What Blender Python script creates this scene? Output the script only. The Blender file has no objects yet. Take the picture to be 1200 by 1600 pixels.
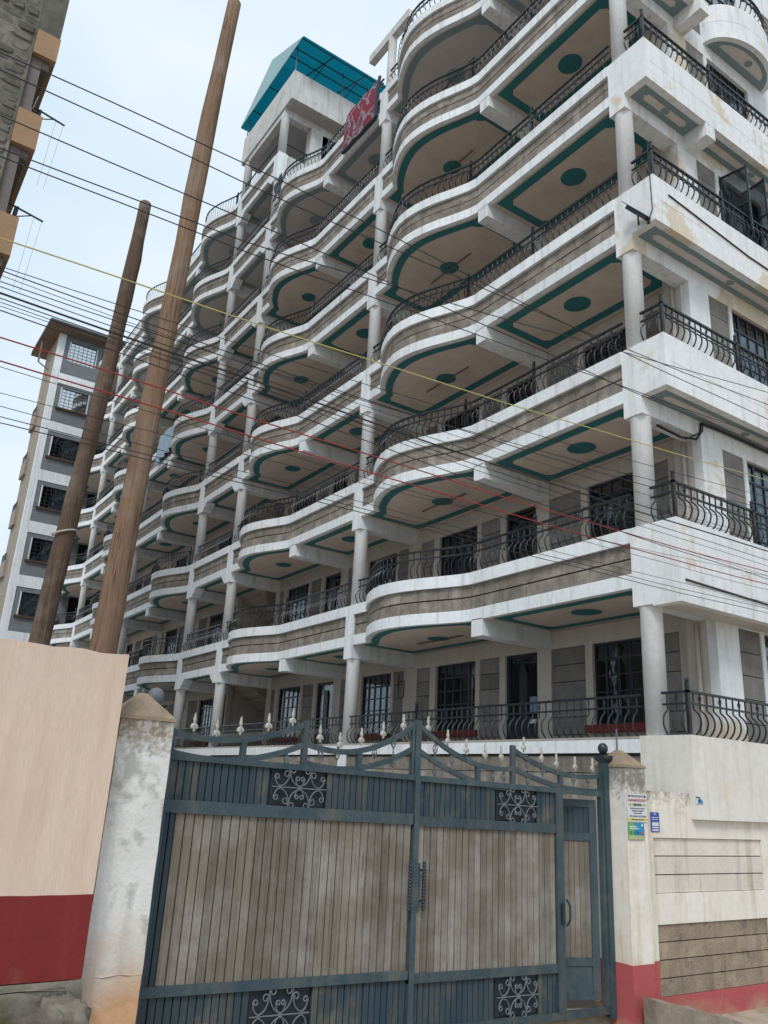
import bpy, bmesh, math, random
from mathutils import Vector, Matrix
random.seed(7)
R = math.radians
scene = bpy.context.scene
COL = scene.collection

# ------------------------------------------------------------------ camera
cam_d = bpy.data.cameras.new("camera")
cam = bpy.data.objects.new("camera", cam_d); COL.objects.link(cam); scene.camera = cam
cam_d.sensor_fit = 'HORIZONTAL'; cam_d.sensor_width = 36.0
cam_d.lens = 1270.39 / 1200 * 36.0
cam_d.clip_start = 0.05; cam_d.clip_end = 2000
yaw, pitch, roll = R(56.463), R(18.782), R(3.101)
F = Vector((math.cos(yaw) * math.cos(pitch), math.sin(yaw) * math.cos(pitch), math.sin(pitch)))
RT = Vector((math.sin(yaw), -math.cos(yaw), 0)); UP = RT.cross(F)
R2 = RT * math.cos(roll) + UP * math.sin(roll); U2 = UP * math.cos(roll) - RT * math.sin(roll)
M = Matrix.Identity(4)
for i in range(3):
    M[i][0], M[i][1], M[i][2] = R2[i], U2[i], -F[i]
M.translation = Vector((-9.156, -6.692, 2.278))
cam.matrix_world = M

# ------------------------------------------------------------------ sky and sun (overcast)
SUN_EL, SUN_AZ = R(50), R(224)       # azimuth of the sun measured from +X, counter-clockwise
world = bpy.data.worlds.new("World"); scene.world = world; world.use_nodes = True
nt = world.node_tree; nt.nodes.clear()
wo = nt.nodes.new('ShaderNodeOutputWorld'); bg = nt.nodes.new('ShaderNodeBackground')
sky = nt.nodes.new('ShaderNodeTexSky'); sky.sky_type = 'NISHITA'; sky.sun_disc = False
sky.sun_elevation = SUN_EL; sky.sun_rotation = R(90) - SUN_AZ
sky.altitude = 1600; sky.dust_density = 2.0
tc = nt.nodes.new('ShaderNodeTexCoord')
mp = nt.nodes.new('ShaderNodeMapping'); mp.inputs['Scale'].default_value = (1.6, 1.6, 3.2)
ns = nt.nodes.new('ShaderNodeTexNoise'); ns.inputs['Scale'].default_value = 1.7; ns.inputs['Detail'].default_value = 7; ns.inputs['Roughness'].default_value = .5
cr = nt.nodes.new('ShaderNodeValToRGB'); cr.color_ramp.elements[0].position = .30; cr.color_ramp.elements[1].position = .72
cr.color_ramp.elements[0].color = (6.3, 7.9, 9.2, 1); cr.color_ramp.elements[1].color = (8.7, 9.5, 10.0, 1)
mx = nt.nodes.new('ShaderNodeMix'); mx.data_type = 'RGBA'; mx.inputs[0].default_value = .88
nt.links.new(tc.outputs['Generated'], mp.inputs[0]); nt.links.new(mp.outputs[0], ns.inputs['Vector'])
nt.links.new(ns.outputs['Fac'], cr.inputs[0])
nt.links.new(sky.outputs[0], mx.inputs[6]); nt.links.new(cr.outputs[0], mx.inputs[7])
nt.links.new(mx.outputs[2], bg.inputs[0]); bg.inputs[1].default_value = .074
nt.links.new(bg.outputs[0], wo.inputs[0])
sun_d = bpy.data.lights.new("sun", 'SUN'); sun_d.energy = 1.5; sun_d.angle = R(20); sun_d.color = (1, .985, .965)
sun = bpy.data.objects.new("sun", sun_d); COL.objects.link(sun)
sd = Vector((math.cos(SUN_EL) * math.cos(SUN_AZ), math.cos(SUN_EL) * math.sin(SUN_AZ), math.sin(SUN_EL)))
sun.rotation_euler = (-sd).to_track_quat('-Z', 'Y').to_euler()
sun.location = (-20, -15, 40)
vs = scene.view_settings
vs.view_transform = 'Standard'; vs.look = 'None'; vs.gamma = 1; vs.exposure = 0.62; vs.use_curve_mapping = False
try:
    scene.cycles.max_bounces = 8; scene.cycles.diffuse_bounces = 6
except Exception: pass

# ------------------------------------------------------------------ materials
def mat(name, c1, c2=None, rough=.85, scale=2.0, bump=.15, bscale=45, streak=None, streak_amt=.5, rnd=0.0,
        metal=0.0, spec=.35, grain=None, low=None, mottle=None, high=None, bdist=.012, crack=None, rust=None):
    m = bpy.data.materials.new(name); m.use_nodes = True
    n, l = m.node_tree.nodes, m.node_tree.links; n.clear()
    out = n.new('ShaderNodeOutputMaterial'); b = n.new('ShaderNodeBsdfPrincipled'); l.new(b.outputs[0], out.inputs[0])
    b.inputs['Roughness'].default_value = rough; b.inputs['Metallic'].default_value = metal
    b.inputs['Specular IOR Level'].default_value = spec
    geo = n.new('ShaderNodeNewGeometry'); oi = n.new('ShaderNodeObjectInfo')
    def noise(sc, det=5, vec=None, ro=.6):
        x = n.new('ShaderNodeTexNoise'); x.inputs['Scale'].default_value = sc; x.inputs['Detail'].default_value = det
        x.inputs['Roughness'].default_value = ro
        l.new(vec if vec else geo.outputs['Position'], x.inputs['Vector']); return x.outputs['Fac']
    def mapped(s):
        x = n.new('ShaderNodeMapping'); x.inputs['Scale'].default_value = s
        l.new(geo.outputs['Position'], x.inputs[0]); return x.outputs[0]
    def ramp(v, a, c):
        x = n.new('ShaderNodeMapRange'); x.inputs[1].default_value = a; x.inputs[2].default_value = c
        x.clamp = True; l.new(v, x.inputs[0]); return x.outputs[0]
    def mix(f, a, c, mode='MIX'):
        x = n.new('ShaderNodeMix'); x.data_type = 'RGBA'; x.blend_type = mode
        if isinstance(f, (int, float)): x.inputs[0].default_value = f
        else: l.new(f, x.inputs[0])
        for s, v in ((6, a), (7, c)):
            if isinstance(v, tuple): x.inputs[s].default_value = (*v, 1)
            else: l.new(v, x.inputs[s])
        return x.outputs[2]
    def mul(a, c):
        x = n.new('ShaderNodeMath'); x.operation = 'MULTIPLY'; l.new(a, x.inputs[0])
        if isinstance(c, (int, float)): x.inputs[1].default_value = c
        else: l.new(c, x.inputs[1])
        return x.outputs[0]
    c2 = c2 or tuple(v * .8 for v in c1)
    vec = None
    if grain: vec = mapped(grain)
    col = mix(ramp(noise(scale, 6, vec), .32, .68), c1, c2)
    fine = noise(scale * 9, 4, vec)
    col = mix(ramp(fine, .25, .75), col, mix(.35, col, tuple(v * .55 for v in c1)))
    if mottle:   # patches of another colour with their own shape
        mc, ms, ma, mb = mottle
        col = mix(ramp(noise(ms, 8, None, .65), ma, mb), col, mc)
    if streak:   # rain stains running down
        sv = mapped((5.5, 5.5, .55))
        f = mul(ramp(noise(1.3, 6, sv), .5, .78), streak_amt)
        col = mix(f, col, streak)
    if crack:    # splits along the grain
        cc, cs, ca, cb_ = crack
        v_ = noise(1.0, 3, mapped(cs), .5)
        x = n.new('ShaderNodeMath'); x.operation = 'SUBTRACT'; x.inputs[1].default_value = .5; l.new(v_, x.inputs[0])
        y_ = n.new('ShaderNodeMath'); y_.operation = 'ABSOLUTE'; l.new(x.outputs[0], y_.inputs[0])
        col = mix(mul(ramp(y_.outputs[0], cb_, ca), ramp(noise(1.1, 3), .42, .58)), col, cc)
    if rust:
        rc, rs, ra, rb = rust
        col = mix(mul(ramp(noise(rs, 8, mapped((3, 3, 1.1)), .7), ra, rb), .8), col, rc)
    if low:      # splashed dirt above the ground, ragged upper edge
        lc, h0, h1 = low
        sep = n.new('ShaderNodeSeparateXYZ'); l.new(geo.outputs['Position'], sep.inputs[0])
        ad = n.new('ShaderNodeMath'); ad.operation = 'ADD'; l.new(sep.outputs[2], ad.inputs[0])
        l.new(mul(noise(2.2, 7), .9), ad.inputs[1])
        x = n.new('ShaderNodeMapRange'); x.inputs[1].default_value = h1 + .45; x.inputs[2].default_value = h0 + .45; x.clamp = True
        l.new(ad.outputs[0], x.inputs[0]); col = mix(mul(x.outputs[0], .85), col, lc)
    if high:     # mould growing down from the top, speckled lower edge
        hc, h0, h1 = high
        sep = n.new('ShaderNodeSeparateXYZ'); l.new(geo.outputs['Position'], sep.inputs[0])
        x = n.new('ShaderNodeMapRange'); x.inputs[1].default_value = h0; x.inputs[2].default_value = h1; x.clamp = True
        l.new(sep.outputs[2], x.inputs[0])
        ad = n.new('ShaderNodeMath'); ad.operation = 'ADD'; l.new(mul(x.outputs[0], .40), ad.inputs[0])
        nn_ = n.new('ShaderNodeMath'); nn_.operation = 'ADD'; l.new(mul(noise(26, 8, None, .7), .55), nn_.inputs[0]); l.new(mul(noise(3.5, 4), .55), nn_.inputs[1])
        l.new(nn_.outputs[0], ad.inputs[1])
        col = mix(mul(mul(ramp(ad.outputs[0], .79, .97), .85), ramp(x.outputs[0], 0.0, .25)), col, hc)
    if rnd:
        hs = n.new('ShaderNodeHueSaturation'); l.new(col, hs.inputs['Color'])
        x = n.new('ShaderNodeMapRange'); x.inputs[3].default_value = 1 - rnd; x.inputs[4].default_value = 1 + rnd
        l.new(oi.outputs['Random'], x.inputs[0]); l.new(x.outputs[0], hs.inputs['Value'])
        col = hs.outputs[0]
    l.new(col, b.inputs['Base Color'])
    if bump:
        bp = n.new('ShaderNodeBump'); bp.inputs['Strength'].default_value = bump; bp.inputs['Distance'].default_value = bdist
        l.new(noise(bscale, 6, vec), bp.inputs['Height']); l.new(bp.outputs[0], b.inputs['Normal'])
    return m

MT = {}
MT['white'] = mat('white_paint', (.77, .81, .84), (.71, .75, .78), .75, 1.3, .12, 60, (.30, .27, .23), .6, rnd=.05)
MT['whiteB'] = mat('weathered_white_plaster', (.775, .80, .815), (.71, .735, .745), .8, .9, .15, 50, (.36, .31, .25), .5,
                   mottle=((.60, .53, .43), .8, .555, .60))
MT['tower'] = mat('mould_stained_white', (.62, .62, .60), (.50, .50, .48), .85, 1.1, .15, 50, (.22, .22, .20), .75, mottle=((.16, .16, .15), 1.4, .58, .78))
MT['column'] = mat('column_paint', (.72, .735, .74), (.65, .655, .65), .75, 2, .12, 60, (.36, .33, .29), .3)
MT['stone'] = mat('grey_building_stone', (.275, .243, .205), (.155, .137, .118), .95, 5.5, 1.0, 30, (.10, .085, .07), .75, rnd=.12, mottle=((.325, .297, .26), 2.6, .50, .66))
MT['stone_dark'] = mat('dark_wall_stone', (.265, .255, .24), (.17, .165, .155), .95, 4, .7, 30, (.12,.115,.108), .5, rnd=.18)
MT['soffit'] = mat('brown_textured_soffit', (.68, .59, .525), (.59, .51, .45), .95, 3, 1.0, 90, mottle=((.45, .39, .35), 1.3, .52, .78), rnd=.07)
MT['soffit_grey'] = mat('grey_painted_soffit', (.52, .50, .49), (.46, .445, .435), .9, 2, .3, 90)
MT['teal'] = mat('teal_soffit_paint', (.035, .185, .205), (.028, .155, .17), .8, 3, .2, 90)
MT['teal_grey'] = mat('grey_teal_soffit_paint', (.21, .30, .32), (.18, .26, .28), .8, 2, .2, 90)
MT['soffitB'] = mat('pale_grey_soffit', (.64, .60, .565), (.57, .53, .50), .9, 3, .3, 90)
MT['wall'] = mat('balcony_wall_plaster', (.56, .52, .475), (.49, .45, .41), .85, 1.4, .15, 60, (.33, .29, .25), .4)
MT['iron'] = mat('black_railing_paint', (.011, .014, .019), (.016, .019, .024), .42, 8, .05, 80, spec=.5)
MT['navy'] = mat('navy_steel', (.016, .022, .038), (.02, .027, .045), .4, 4, .03, 60, spec=.5)
MT['room'] = mat('room_shade_paint', (.045, .04, .037), None, .95, 1, 0)  # near-black colour stands in for the shade inside the rooms
MT['curtain'] = mat('curtain_cloth', (.22, .20, .18), (.15, .135, .12), .95, 4, .2, 30, grain=(9, 9, .6), rnd=.4)
MT['flower_box'] = mat('red_sill', (.20, .035, .028), (.16, .028, .022), .8, 4, .1)
MT['wood'] = mat('weathered_gate_wood', (.235, .20, .155), (.145, .122, .096), .9, 1.0, .6, 2.2, (.12, .09, .06), .3, rnd=.2, grain=(55, 55, 1.1), mottle=((.275, .26, .235), 2.4, .44, .68), crack=((.035, .026, .018), (38, 38, .5), .0, .012), rust=((.20, .085, .035), 1.0, .70, .80))
MT['blue'] = mat('worn_blue_gate_paint', (.028, .055, .072), (.052, .08, .092), .55, 3.0, .35, 30, (.12, .115, .095), .65, rnd=.08, spec=.4, mottle=((.075, .088, .09), 5, .52, .70), rust=((.16, .07, .03), 1.5, .68, .76))
MT['blueb'] = mat('faded_blue_board', (.028, .05, .068), (.05, .07, .08), .72, 1.2, .4, 3, (.15, .13, .095), .6, rnd=.07, grain=(3.5, 3.5, 1.2), mottle=((.12, .112, .092), 1.5, .54, .68), rust=((.02, .042, .066), .7, .53, .60))
MT['iron_grey'] = mat('grey_scroll_iron', (.16, .18, .19), (.11, .125, .135), .6, 12, .1)
MT['plate'] = mat('dark_back_plate', (.024, .034, .044), None, .7, 4, .1)
MT['silver'] = mat('aluminium_paint_finial', (.52, .50, .45), (.40, .385, .345), .5, 20, .1, metal=.25)
MT['pillar'] = mat('stained_white_pillar', (.74, .735, .71), (.64, .635, .61), .88, 2.2, .4, 35, (.30, .30, .295), .6, mottle=((.40, .395, .375), 4.2, .52, .63), low=((.50, .25, .10), .70, 1.25), high=((.17, .115, .07), 2.0, 2.68))
MT['cap'] = mat('pillar_cap_cement', (.34, .26, .18), (.22, .165, .115), .95, 9, .6, 40)
MT['moss'] = mat('brown_mould_band', (.60, .58, .54), (.5, .48, .44), .92, 3, .4, 40, (.14, .10, .06), .9, mottle=((.13, .092, .058), 14, .44, .56))
MT['cream'] = mat('cream_wall_paint', (.80, .755, .68), (.73, .68, .60), .85, 1.1, .3, 40, (.42, .30, .19), .75, low=((.50, .33, .20), -.1, .75), high=((.15, .14, .125), 2.02, 2.5), mottle=((.60, .50, .38), 1.7, .56, .75))
MT['creamwhite'] = mat('creamy_white_plaster', (.77, .74, .69), (.70, .665, .61), .82, 1.0, .2, 45, (.42, .35, .27), .5, mottle=((.66, .58, .47), 1.0, .56, .72))
MT['red_low'] = mat('faded_red_dado', (.46, .10, .10), (.40, .085, .085), .85, 2, .2, 40, low=((.40, .27, .18), -.1, .2))
MT['wstone'] = mat('painted_wall_course', (.74, .69, .61), (.64, .58, .50), .9, 2, .5, 30, (.34, .26, .18), .8, rnd=.06, mottle=((.25, .22, .19), 7, .66, .76))
MT['bstone'] = mat('bare_wall_course', (.41, .32, .23), (.24, .19, .145), .95, 4, .9, 26, (.15, .115, .085), .7, rnd=.12, mottle=((.16, .125, .10), 6, .56, .70))
MT['dark_joint'] = mat('dark_joint', (.07, .055, .045), None, .95, 5, 0)
MT['peach'] = mat('peach_wall_paint', (.70, .55, .44), (.65, .50, .395), .88, 1.0, .22, 5, (.50, .35, .25), .7, grain=(11, 11, 1.6), mottle=((.60, .46, .365), 2.2, .5, .75), bdist=.02, rust=((.50, .37, .28), 1.0, .62, .80))
MT['dado'] = mat('dark_red_dado', (.215, .019, .017), (.175, .016, .015), .65, 1.6, .2, 30, (.26, .05, .04), .35, low=((.26, .12, .08), .58, .92))
MT['rubble'] = mat('rough_concrete', (.27, .24, .20), (.14, .12, .095), .97, 4, 1.0, 14, mottle=((.10, .10, .05), 3, .5, .68))
MT['pole'] = mat('creosoted_pole', (.275, .175, .108), (.17, .105, .066), .9, 1.1, .8, 3, (.07, .042, .026), .75, bdist=.05, grain=(15, 15, .45), mottle=((.25, .19, .15), 1.3, .50, .72), crack=((.035, .02, .012), (16, 16, .22), .0, .018))
MT['pole2'] = mat('old_grey_brown_pole', (.15, .097, .066), (.088, .058, .042), .9, 1.2, .8, 3, (.05, .032, .022), .7, bdist=.05, grain=(15, 15, .5), mottle=((.22, .18, .15), 1.3, .52, .70), crack=((.025, .016, .011), (16, 16, .25), .0, .02))
MT['wire'] = mat('black_cable', (.02, .021, .024), None, .6, 2, 0)
MT['wire_red'] = mat('red_cable', (.30, .028, .022), None, .55, 2, 0)
MT['wire_yel'] = mat('yellow_cable', (.52, .46, .16), None, .55, 2, 0)
def sheet_mat(name, c, tr):
    m = bpy.data.materials.new(name); m.use_nodes = True
    n, l = m.node_tree.nodes, m.node_tree.links; n.clear()
    o = n.new('ShaderNodeOutputMaterial'); d = n.new('ShaderNodeBsdfDiffuse'); t = n.new('ShaderNodeBsdfTranslucent'); x = n.new('ShaderNodeMixShader')
    z = n.new('ShaderNodeTexNoise'); z.inputs['Scale'].default_value = 1.5; ge = n.new('ShaderNodeNewGeometry'); l.new(ge.outputs['Position'], z.inputs['Vector'])
    k = n.new('ShaderNodeMix'); k.data_type = 'RGBA'; k.inputs[6].default_value = (*c, 1); k.inputs[7].default_value = (*[v*.75 for v in c], 1); l.new(z.outputs['Fac'], k.inputs[0])
    l.new(k.outputs[2], d.inputs[0]); l.new(k.outputs[2], t.inputs[0]); x.inputs[0].default_value = tr
    l.new(d.outputs[0], x.inputs[1]); l.new(t.outputs[0], x.inputs[2]); l.new(x.outputs[0], o.inputs[0]); return m
MT['canopy'] = sheet_mat('blue_roof_sheet', (.004, .145, .21), .55)
MT['canopy_pale'] = mat('pale_translucent_sheet', (.30, .47, .48), (.24, .40, .43), .5, 1, .1, 20)
MT['concrete'] = mat('grey_cement', (.40, .375, .34), (.30, .28, .25), .95, 3, .5, 30)
MT['bounce_pale'] = mat('pale_bounce_concrete', (.58, .55, .50), (.50, .47, .43), .95, 1.5, .3, 20)  # pale colour for the unseen sheet that bounces light upwards
MT['kerb'] = mat('dirty_cement_kerb', (.30, .25, .195), (.19, .155, .12), .97, 5, .9, 22, (.12, .095, .07), .6)
MT['dirt'] = mat('dirt_street', (.46, .38, .30), (.36, .29, .22), .97, 1.2, .6, 16, mottle=((.22, .17, .13), 3, .5, .7))
MT['lrubble'] = mat('rough_rubble_masonry', (.17, .16, .135), (.085, .082, .068), .98, 2.6, 1.0, 6, (.07, .068, .055), .5, mottle=((.25, .24, .20), 1.1, .52, .7), rnd=.2)
MT['tan'] = mat('tan_balcony_paint', (.36, .225, .135), (.32, .20, .12), .85, 1.4, .1, 40)
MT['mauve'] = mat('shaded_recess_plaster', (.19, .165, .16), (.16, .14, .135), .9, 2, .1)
MT['wbstone'] = mat('far_grey_stone', (.205, .225, .24), (.135, .15, .162), .95, 1.6, .3, 14, grain=(1.2, 1.2, 7))
MT['wbbeige'] = mat('far_beige_stone', (.34, .295, .245), (.25, .215, .18), .95, 1.6, .3, 14, grain=(1.2, 1.2, 6))
MT['brown'] = mat('brown_fascia', (.085, .045, .035), None, .7, 3, .05)
MT['sky_white'] = mat('sky_reflection_white', (.72, .74, .76), (.62, .64, .66), .9, 6, .1)  # white that stands in for sky reflected in the far panes
MT['soff_br'] = mat('brown_timber_soffit', (.20, .13, .095), (.15, .10, .075), .8, 3, .1)
MT['tarp'] = mat('dark_blue_tarp', (.02, .04, .065), (.03, .055, .09), .6, 8, .3)
MT['black'] = mat('black_casting', (.02, .02, .024), None, .4, 3, 0)
MT['tube'] = mat('rusty_lamp_bracket', (.16, .11, .08), (.10, .07, .05), .8, 8, .1)
MT['ink'] = mat('dark_blue_ink', (.02, .03, .10), None, .6, 1, 0)
MT['ink_red'] = mat('red_ink', (.52, .12, .12), None, .6, 1, 0)
MT['ink_grey'] = mat('grey_ink', (.12, .12, .14), None, .6, 1, 0)
MT['paper'] = mat('white_sign_board', (.66, .66, .68), (.62, .62, .64), .6, 6, 0)
MT['yellow'] = mat('yellow_print', (.62, .55, .05), None, .6, 4, 0)
MT['olive'] = mat('pale_olive_print', (.50, .50, .25), None, .6, 4, 0)
MT['pblue'] = mat('blue_sticker', (.045, .10, .40), None, .55, 4, 0)
MT['noticeblue'] = mat('pale_blue_sheet', (.20, .30, .42), None, .6, 4, 0)
MT['pcyan'] = mat('cyan_sticker', (.02, .26, .50), None, .5, 4, 0)
MT['pgreen'] = mat('green_sticker', (.16, .42, .12), None, .5, 4, 0)
MT['dkgreen'] = mat('dark_green_ink', (.01, .12, .10), None, .5, 4, 0)
MT['pipe'] = mat('plastic_pipe', (.55, .50, .45), None, .6, 3, .05)
def glass_mat(name='window_glass', k=None):
    m = bpy.data.materials.new(name); m.use_nodes = True
    n, l = m.node_tree.nodes, m.node_tree.links; n.clear()
    o = n.new('ShaderNodeOutputMaterial'); t = n.new('ShaderNodeBsdfTransparent'); g = n.new('ShaderNodeBsdfGlossy')
    t.inputs[0].default_value = (.6, .64, .66, 1); g.inputs['Roughness'].default_value = .03; g.inputs[0].default_value = (.9, .93, .95, 1)
    x = n.new('ShaderNodeMixShader'); fr = n.new('ShaderNodeFresnel'); fr.inputs[0].default_value = 1.45
    nz = n.new('ShaderNodeTexNoise'); nz.inputs['Scale'].default_value = 2.5
    ge = n.new('ShaderNodeNewGeometry'); l.new(ge.outputs['Position'], nz.inputs['Vector'])
    bp = n.new('ShaderNodeBump'); bp.inputs['Strength'].default_value = .05 if k is None else 0.0; bp.inputs['Distance'].default_value = .05
    l.new(nz.outputs['Fac'], bp.inputs['Height']); l.new(bp.outputs[0], g.inputs['Normal'])
    ad = n.new('ShaderNodeMath'); ad.operation = 'MULTIPLY'; ad.inputs[1].default_value = .75; l.new(fr.outputs[0], ad.inputs[0])
    
    if k is None: l.new(ad.outputs[0], x.inputs[0])
    else: x.inputs[0].default_value = k
    l.new(t.outputs[0], x.inputs[1]); l.new(g.outputs[0], x.inputs[2]); l.new(x.outputs[0], o.inputs[0])
    return m
MT['glass'] = glass_mat(); MT['glass_far'] = glass_mat('reflective_far_glass', .6); MT['glass_far2'] = glass_mat('dull_far_glass', .22)

def striped(name, cols, axis, freq, rough=.9):
    m = bpy.data.materials.new(name); m.use_nodes = True
    n, l = m.node_tree.nodes, m.node_tree.links
    b = n['Principled BSDF']; b.inputs['Roughness'].default_value = rough
    g = n.new('ShaderNodeNewGeometry'); s = n.new('ShaderNodeSeparateXYZ'); l.new(g.outputs['Position'], s.inputs[0])
    a = n.new('ShaderNodeMath'); a.operation = 'MULTIPLY'; a.inputs[1].default_value = freq; l.new(s.outputs[axis], a.inputs[0])
    f = n.new('ShaderNodeMath'); f.operation = 'FRACT'; l.new(a.outputs[0], f.inputs[0])
    r = n.new('ShaderNodeValToRGB'); r.color_ramp.interpolation = 'CONSTANT'
    e = r.color_ramp.elements
    for i, (p, c) in enumerate(cols):
        x = e[i] if i < 2 else e.new(p)
        x.position = p; x.color = (*c, 1)
    l.new(f.outputs[0], r.inputs[0]); l.new(r.outputs[0], b.inputs['Base Color']); return m
MT['cloth'] = striped('blue_striped_cloth', [(0, (.30, .40, .48)), (.35, (.10, .16, .24)), (.5, (.42, .50, .56)), (.8, (.16, .25, .34))], 1, 7.5)

def rug_mat():
    m = bpy.data.materials.new('red_patterned_rug'); m.use_nodes = True
    n, l = m.node_tree.nodes, m.node_tree.links
    b = n['Principled BSDF']; b.inputs['Roughness'].default_value = 1
    g = n.new('ShaderNodeNewGeometry')
    v = n.new('ShaderNodeTexVoronoi'); v.inputs['Scale'].default_value = 15; l.new(g.outputs['Position'], v.inputs['Vector'])
    z = n.new('ShaderNodeTexNoise'); z.inputs['Scale'].default_value = 3.2; z.inputs['Detail'].default_value = 2; l.new(g.outputs['Position'], z.inputs['Vector'])
    r = n.new('ShaderNodeValToRGB'); r.color_ramp.interpolation = 'CONSTANT'; e = r.color_ramp.elements
    e[0].position = 0; e[0].color = (.20, .018, .04, 1); e[1].position = .47; e[1].color = (.25, .22, .25, 1)
    x = e.new(.54); x.color = (.11, .08, .12, 1); x = e.new(.58); x.color = (.20, .022, .05, 1)
    l.new(z.outputs['Fac'], r.inputs[0])
    r2 = n.new('ShaderNodeMapRange'); r2.inputs[1].default_value = .0; r2.inputs[2].default_value = .09; l.new(v.outputs['Distance'], r2.inputs[0])
    k = n.new('ShaderNodeMix'); k.data_type = 'RGBA'; l.new(r2.outputs[0], k.inputs[0]); k.inputs[6].default_value = (.36, .2, .22, 1)
    l.new(r.outputs[0], k.inputs[7]); l.new(k.outputs[2], b.inputs['Base Color']); return m
MT['rug'] = rug_mat()

# ------------------------------------------------------------------ mesh helpers
class MB:
    def __init__(s): s.v = []; s.f = []
    def add(s, vs, fs):
        o = len(s.v); s.v += [tuple(p) for p in vs]; s.f += [tuple(i + o for i in f) for f in fs]; return s
    def box(s, x0, x1, y0, y1, z0, z1):
        return s.add([(x0,y0,z0),(x1,y0,z0),(x1,y1,z0),(x0,y1,z0),(x0,y0,z1),(x1,y0,z1),(x1,y1,z1),(x0,y1,z1)],
                     [(0,3,2,1),(4,5,6,7),(0,1,5,4),(1,2,6,5),(2,3,7,6),(3,0,4,7)])
    def hexa(s, pts):  # 8 points: bottom 4, top 4
        return s.add(pts, [(0,3,2,1),(4,5,6,7),(0,1,5,4),(1,2,6,5),(2,3,7,6),(3,0,4,7)])
    def prism(s, poly, z0, z1):   # poly in xy
        n = len(poly)
        return s.add([(x,y,z0) for x,y in poly] + [(x,y,z1) for x,y in poly],
                     [tuple(range(n-1,-1,-1)), tuple(range(n, 2*n))] + [(i,(i+1)%n,(i+1)%n+n,i+n) for i in range(n)])
    def prism_xz(s, poly, y0, y1):
        n = len(poly)
        return s.add([(x,y0,z) for x,z in poly] + [(x,y1,z) for x,z in poly],
                     [tuple(range(n)), tuple(range(2*n-1,n-1,-1))] + [(i+n,(i+1)%n+n,(i+1)%n,i) for i in range(n)])
    def sheet(s, poly, z):
        n = len(poly); return s.add([(x,y,z) for x,y in poly], [tuple(range(n-1,-1,-1))])
    def tube(s, path, r, n=6, cap=True):
        P = [Vector(p) for p in path]; rr = r if isinstance(r, (list, tuple)) else [r]*len(P)
        o = len(s.v); up = None
        for i, p in enumerate(P):
            t = (P[min(i+1,len(P)-1)] - P[max(i-1,0)]).normalized()
            if up is None:
                up = Vector((0,0,1)) if abs(t.z) < .9 else Vector((1,0,0))
            a = t.cross(up).normalized(); b = a.cross(t).normalized(); up = b
            for k in range(n):
                q = 2*math.pi*(k+.5)/n; s.v.append(tuple(p + (a*math.cos(q) + b*math.sin(q))*rr[i]))
        for i in range(len(P)-1):
            for k in range(n):
                k2 = (k+1) % n; s.f.append((o+i*n+k, o+i*n+k2, o+(i+1)*n+k2, o+(i+1)*n+k))
        if cap:
            s.f.append(tuple(o+k for k in range(n-1,-1,-1))); s.f.append(tuple(o+(len(P)-1)*n+k for k in range(n)))
        return s
    def lathe(s, cx, cy, prof, n=16):
        o = len(s.v)
        for r, z in prof:
            for k in range(n):
                q = 2*math.pi*k/n; s.v.append((cx+r*math.cos(q), cy+r*math.sin(q), z))
        for i in range(len(prof)-1):
            for k in range(n):
                k2=(k+1)%n; s.f.append((o+i*n+k, o+i*n+k2, o+(i+1)*n+k2, o+(i+1)*n+k))
        s.f.append(tuple(o+k for k in range(n-1,-1,-1))); s.f.append(tuple(o+(len(prof)-1)*n+k for k in range(n)))
        return s
    def ribbon(s, path, d0, d1, z0, z1):
        """wall strip along a plan path; d = offset outwards (to the left-hand normal), outer d0, inner d1"""
        O = offset(path, d0); I = offset(path, d1); n = len(path); o = len(s.v)
        for q, z in ((O,z0),(O,z1),(I,z0),(I,z1)): s.v += [(x,y,z) for x,y in q]
        for i in range(n-1):
            a,b,c,d = o+i, o+n+i, o+2*n+i, o+3*n+i
            s.f += [(a,b,b+1,a+1),(c,c+1,d+1,d),(b,d,d+1,b+1),(a,a+1,c+1,c)]
        s.f += [(o,o+2*n,o+3*n,o+n),(o+n-1,o+2*n-1,o+4*n-1,o+3*n-1)]
        return s
    def mesh(s, name):
        me = bpy.data.meshes.new(name); me.from_pydata(s.v, [], s.f); me.validate(); return me

def offset(path, d):
    """offset a plan polyline outwards; outward = direction of travel turned left for travel in +Y  ->  -X"""
    out = []; n = len(path)
    for i in range(n):
        def nrm(a, b):
            dx, dy = b[0]-a[0], b[1]-a[1]; L = math.hypot(dx, dy) or 1; return (-dy/L, dx/L)
        n1 = nrm(path[i-1], path[i]) if i else nrm(path[0], path[1])
        n2 = nrm(path[i], path[i+1]) if i < n-1 else n1
        mx_, my_ = n1[0]+n2[0], n1[1]+n2[1]; L = math.hypot(mx_, my_) or 1; mx_, my_ = mx_/L, my_/L
        k = max(.45, mx_*n1[0]+my_*n1[1])
        out.append((path[i][0]+mx_*d/k, path[i][1]+my_*d/k))
    return out

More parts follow.
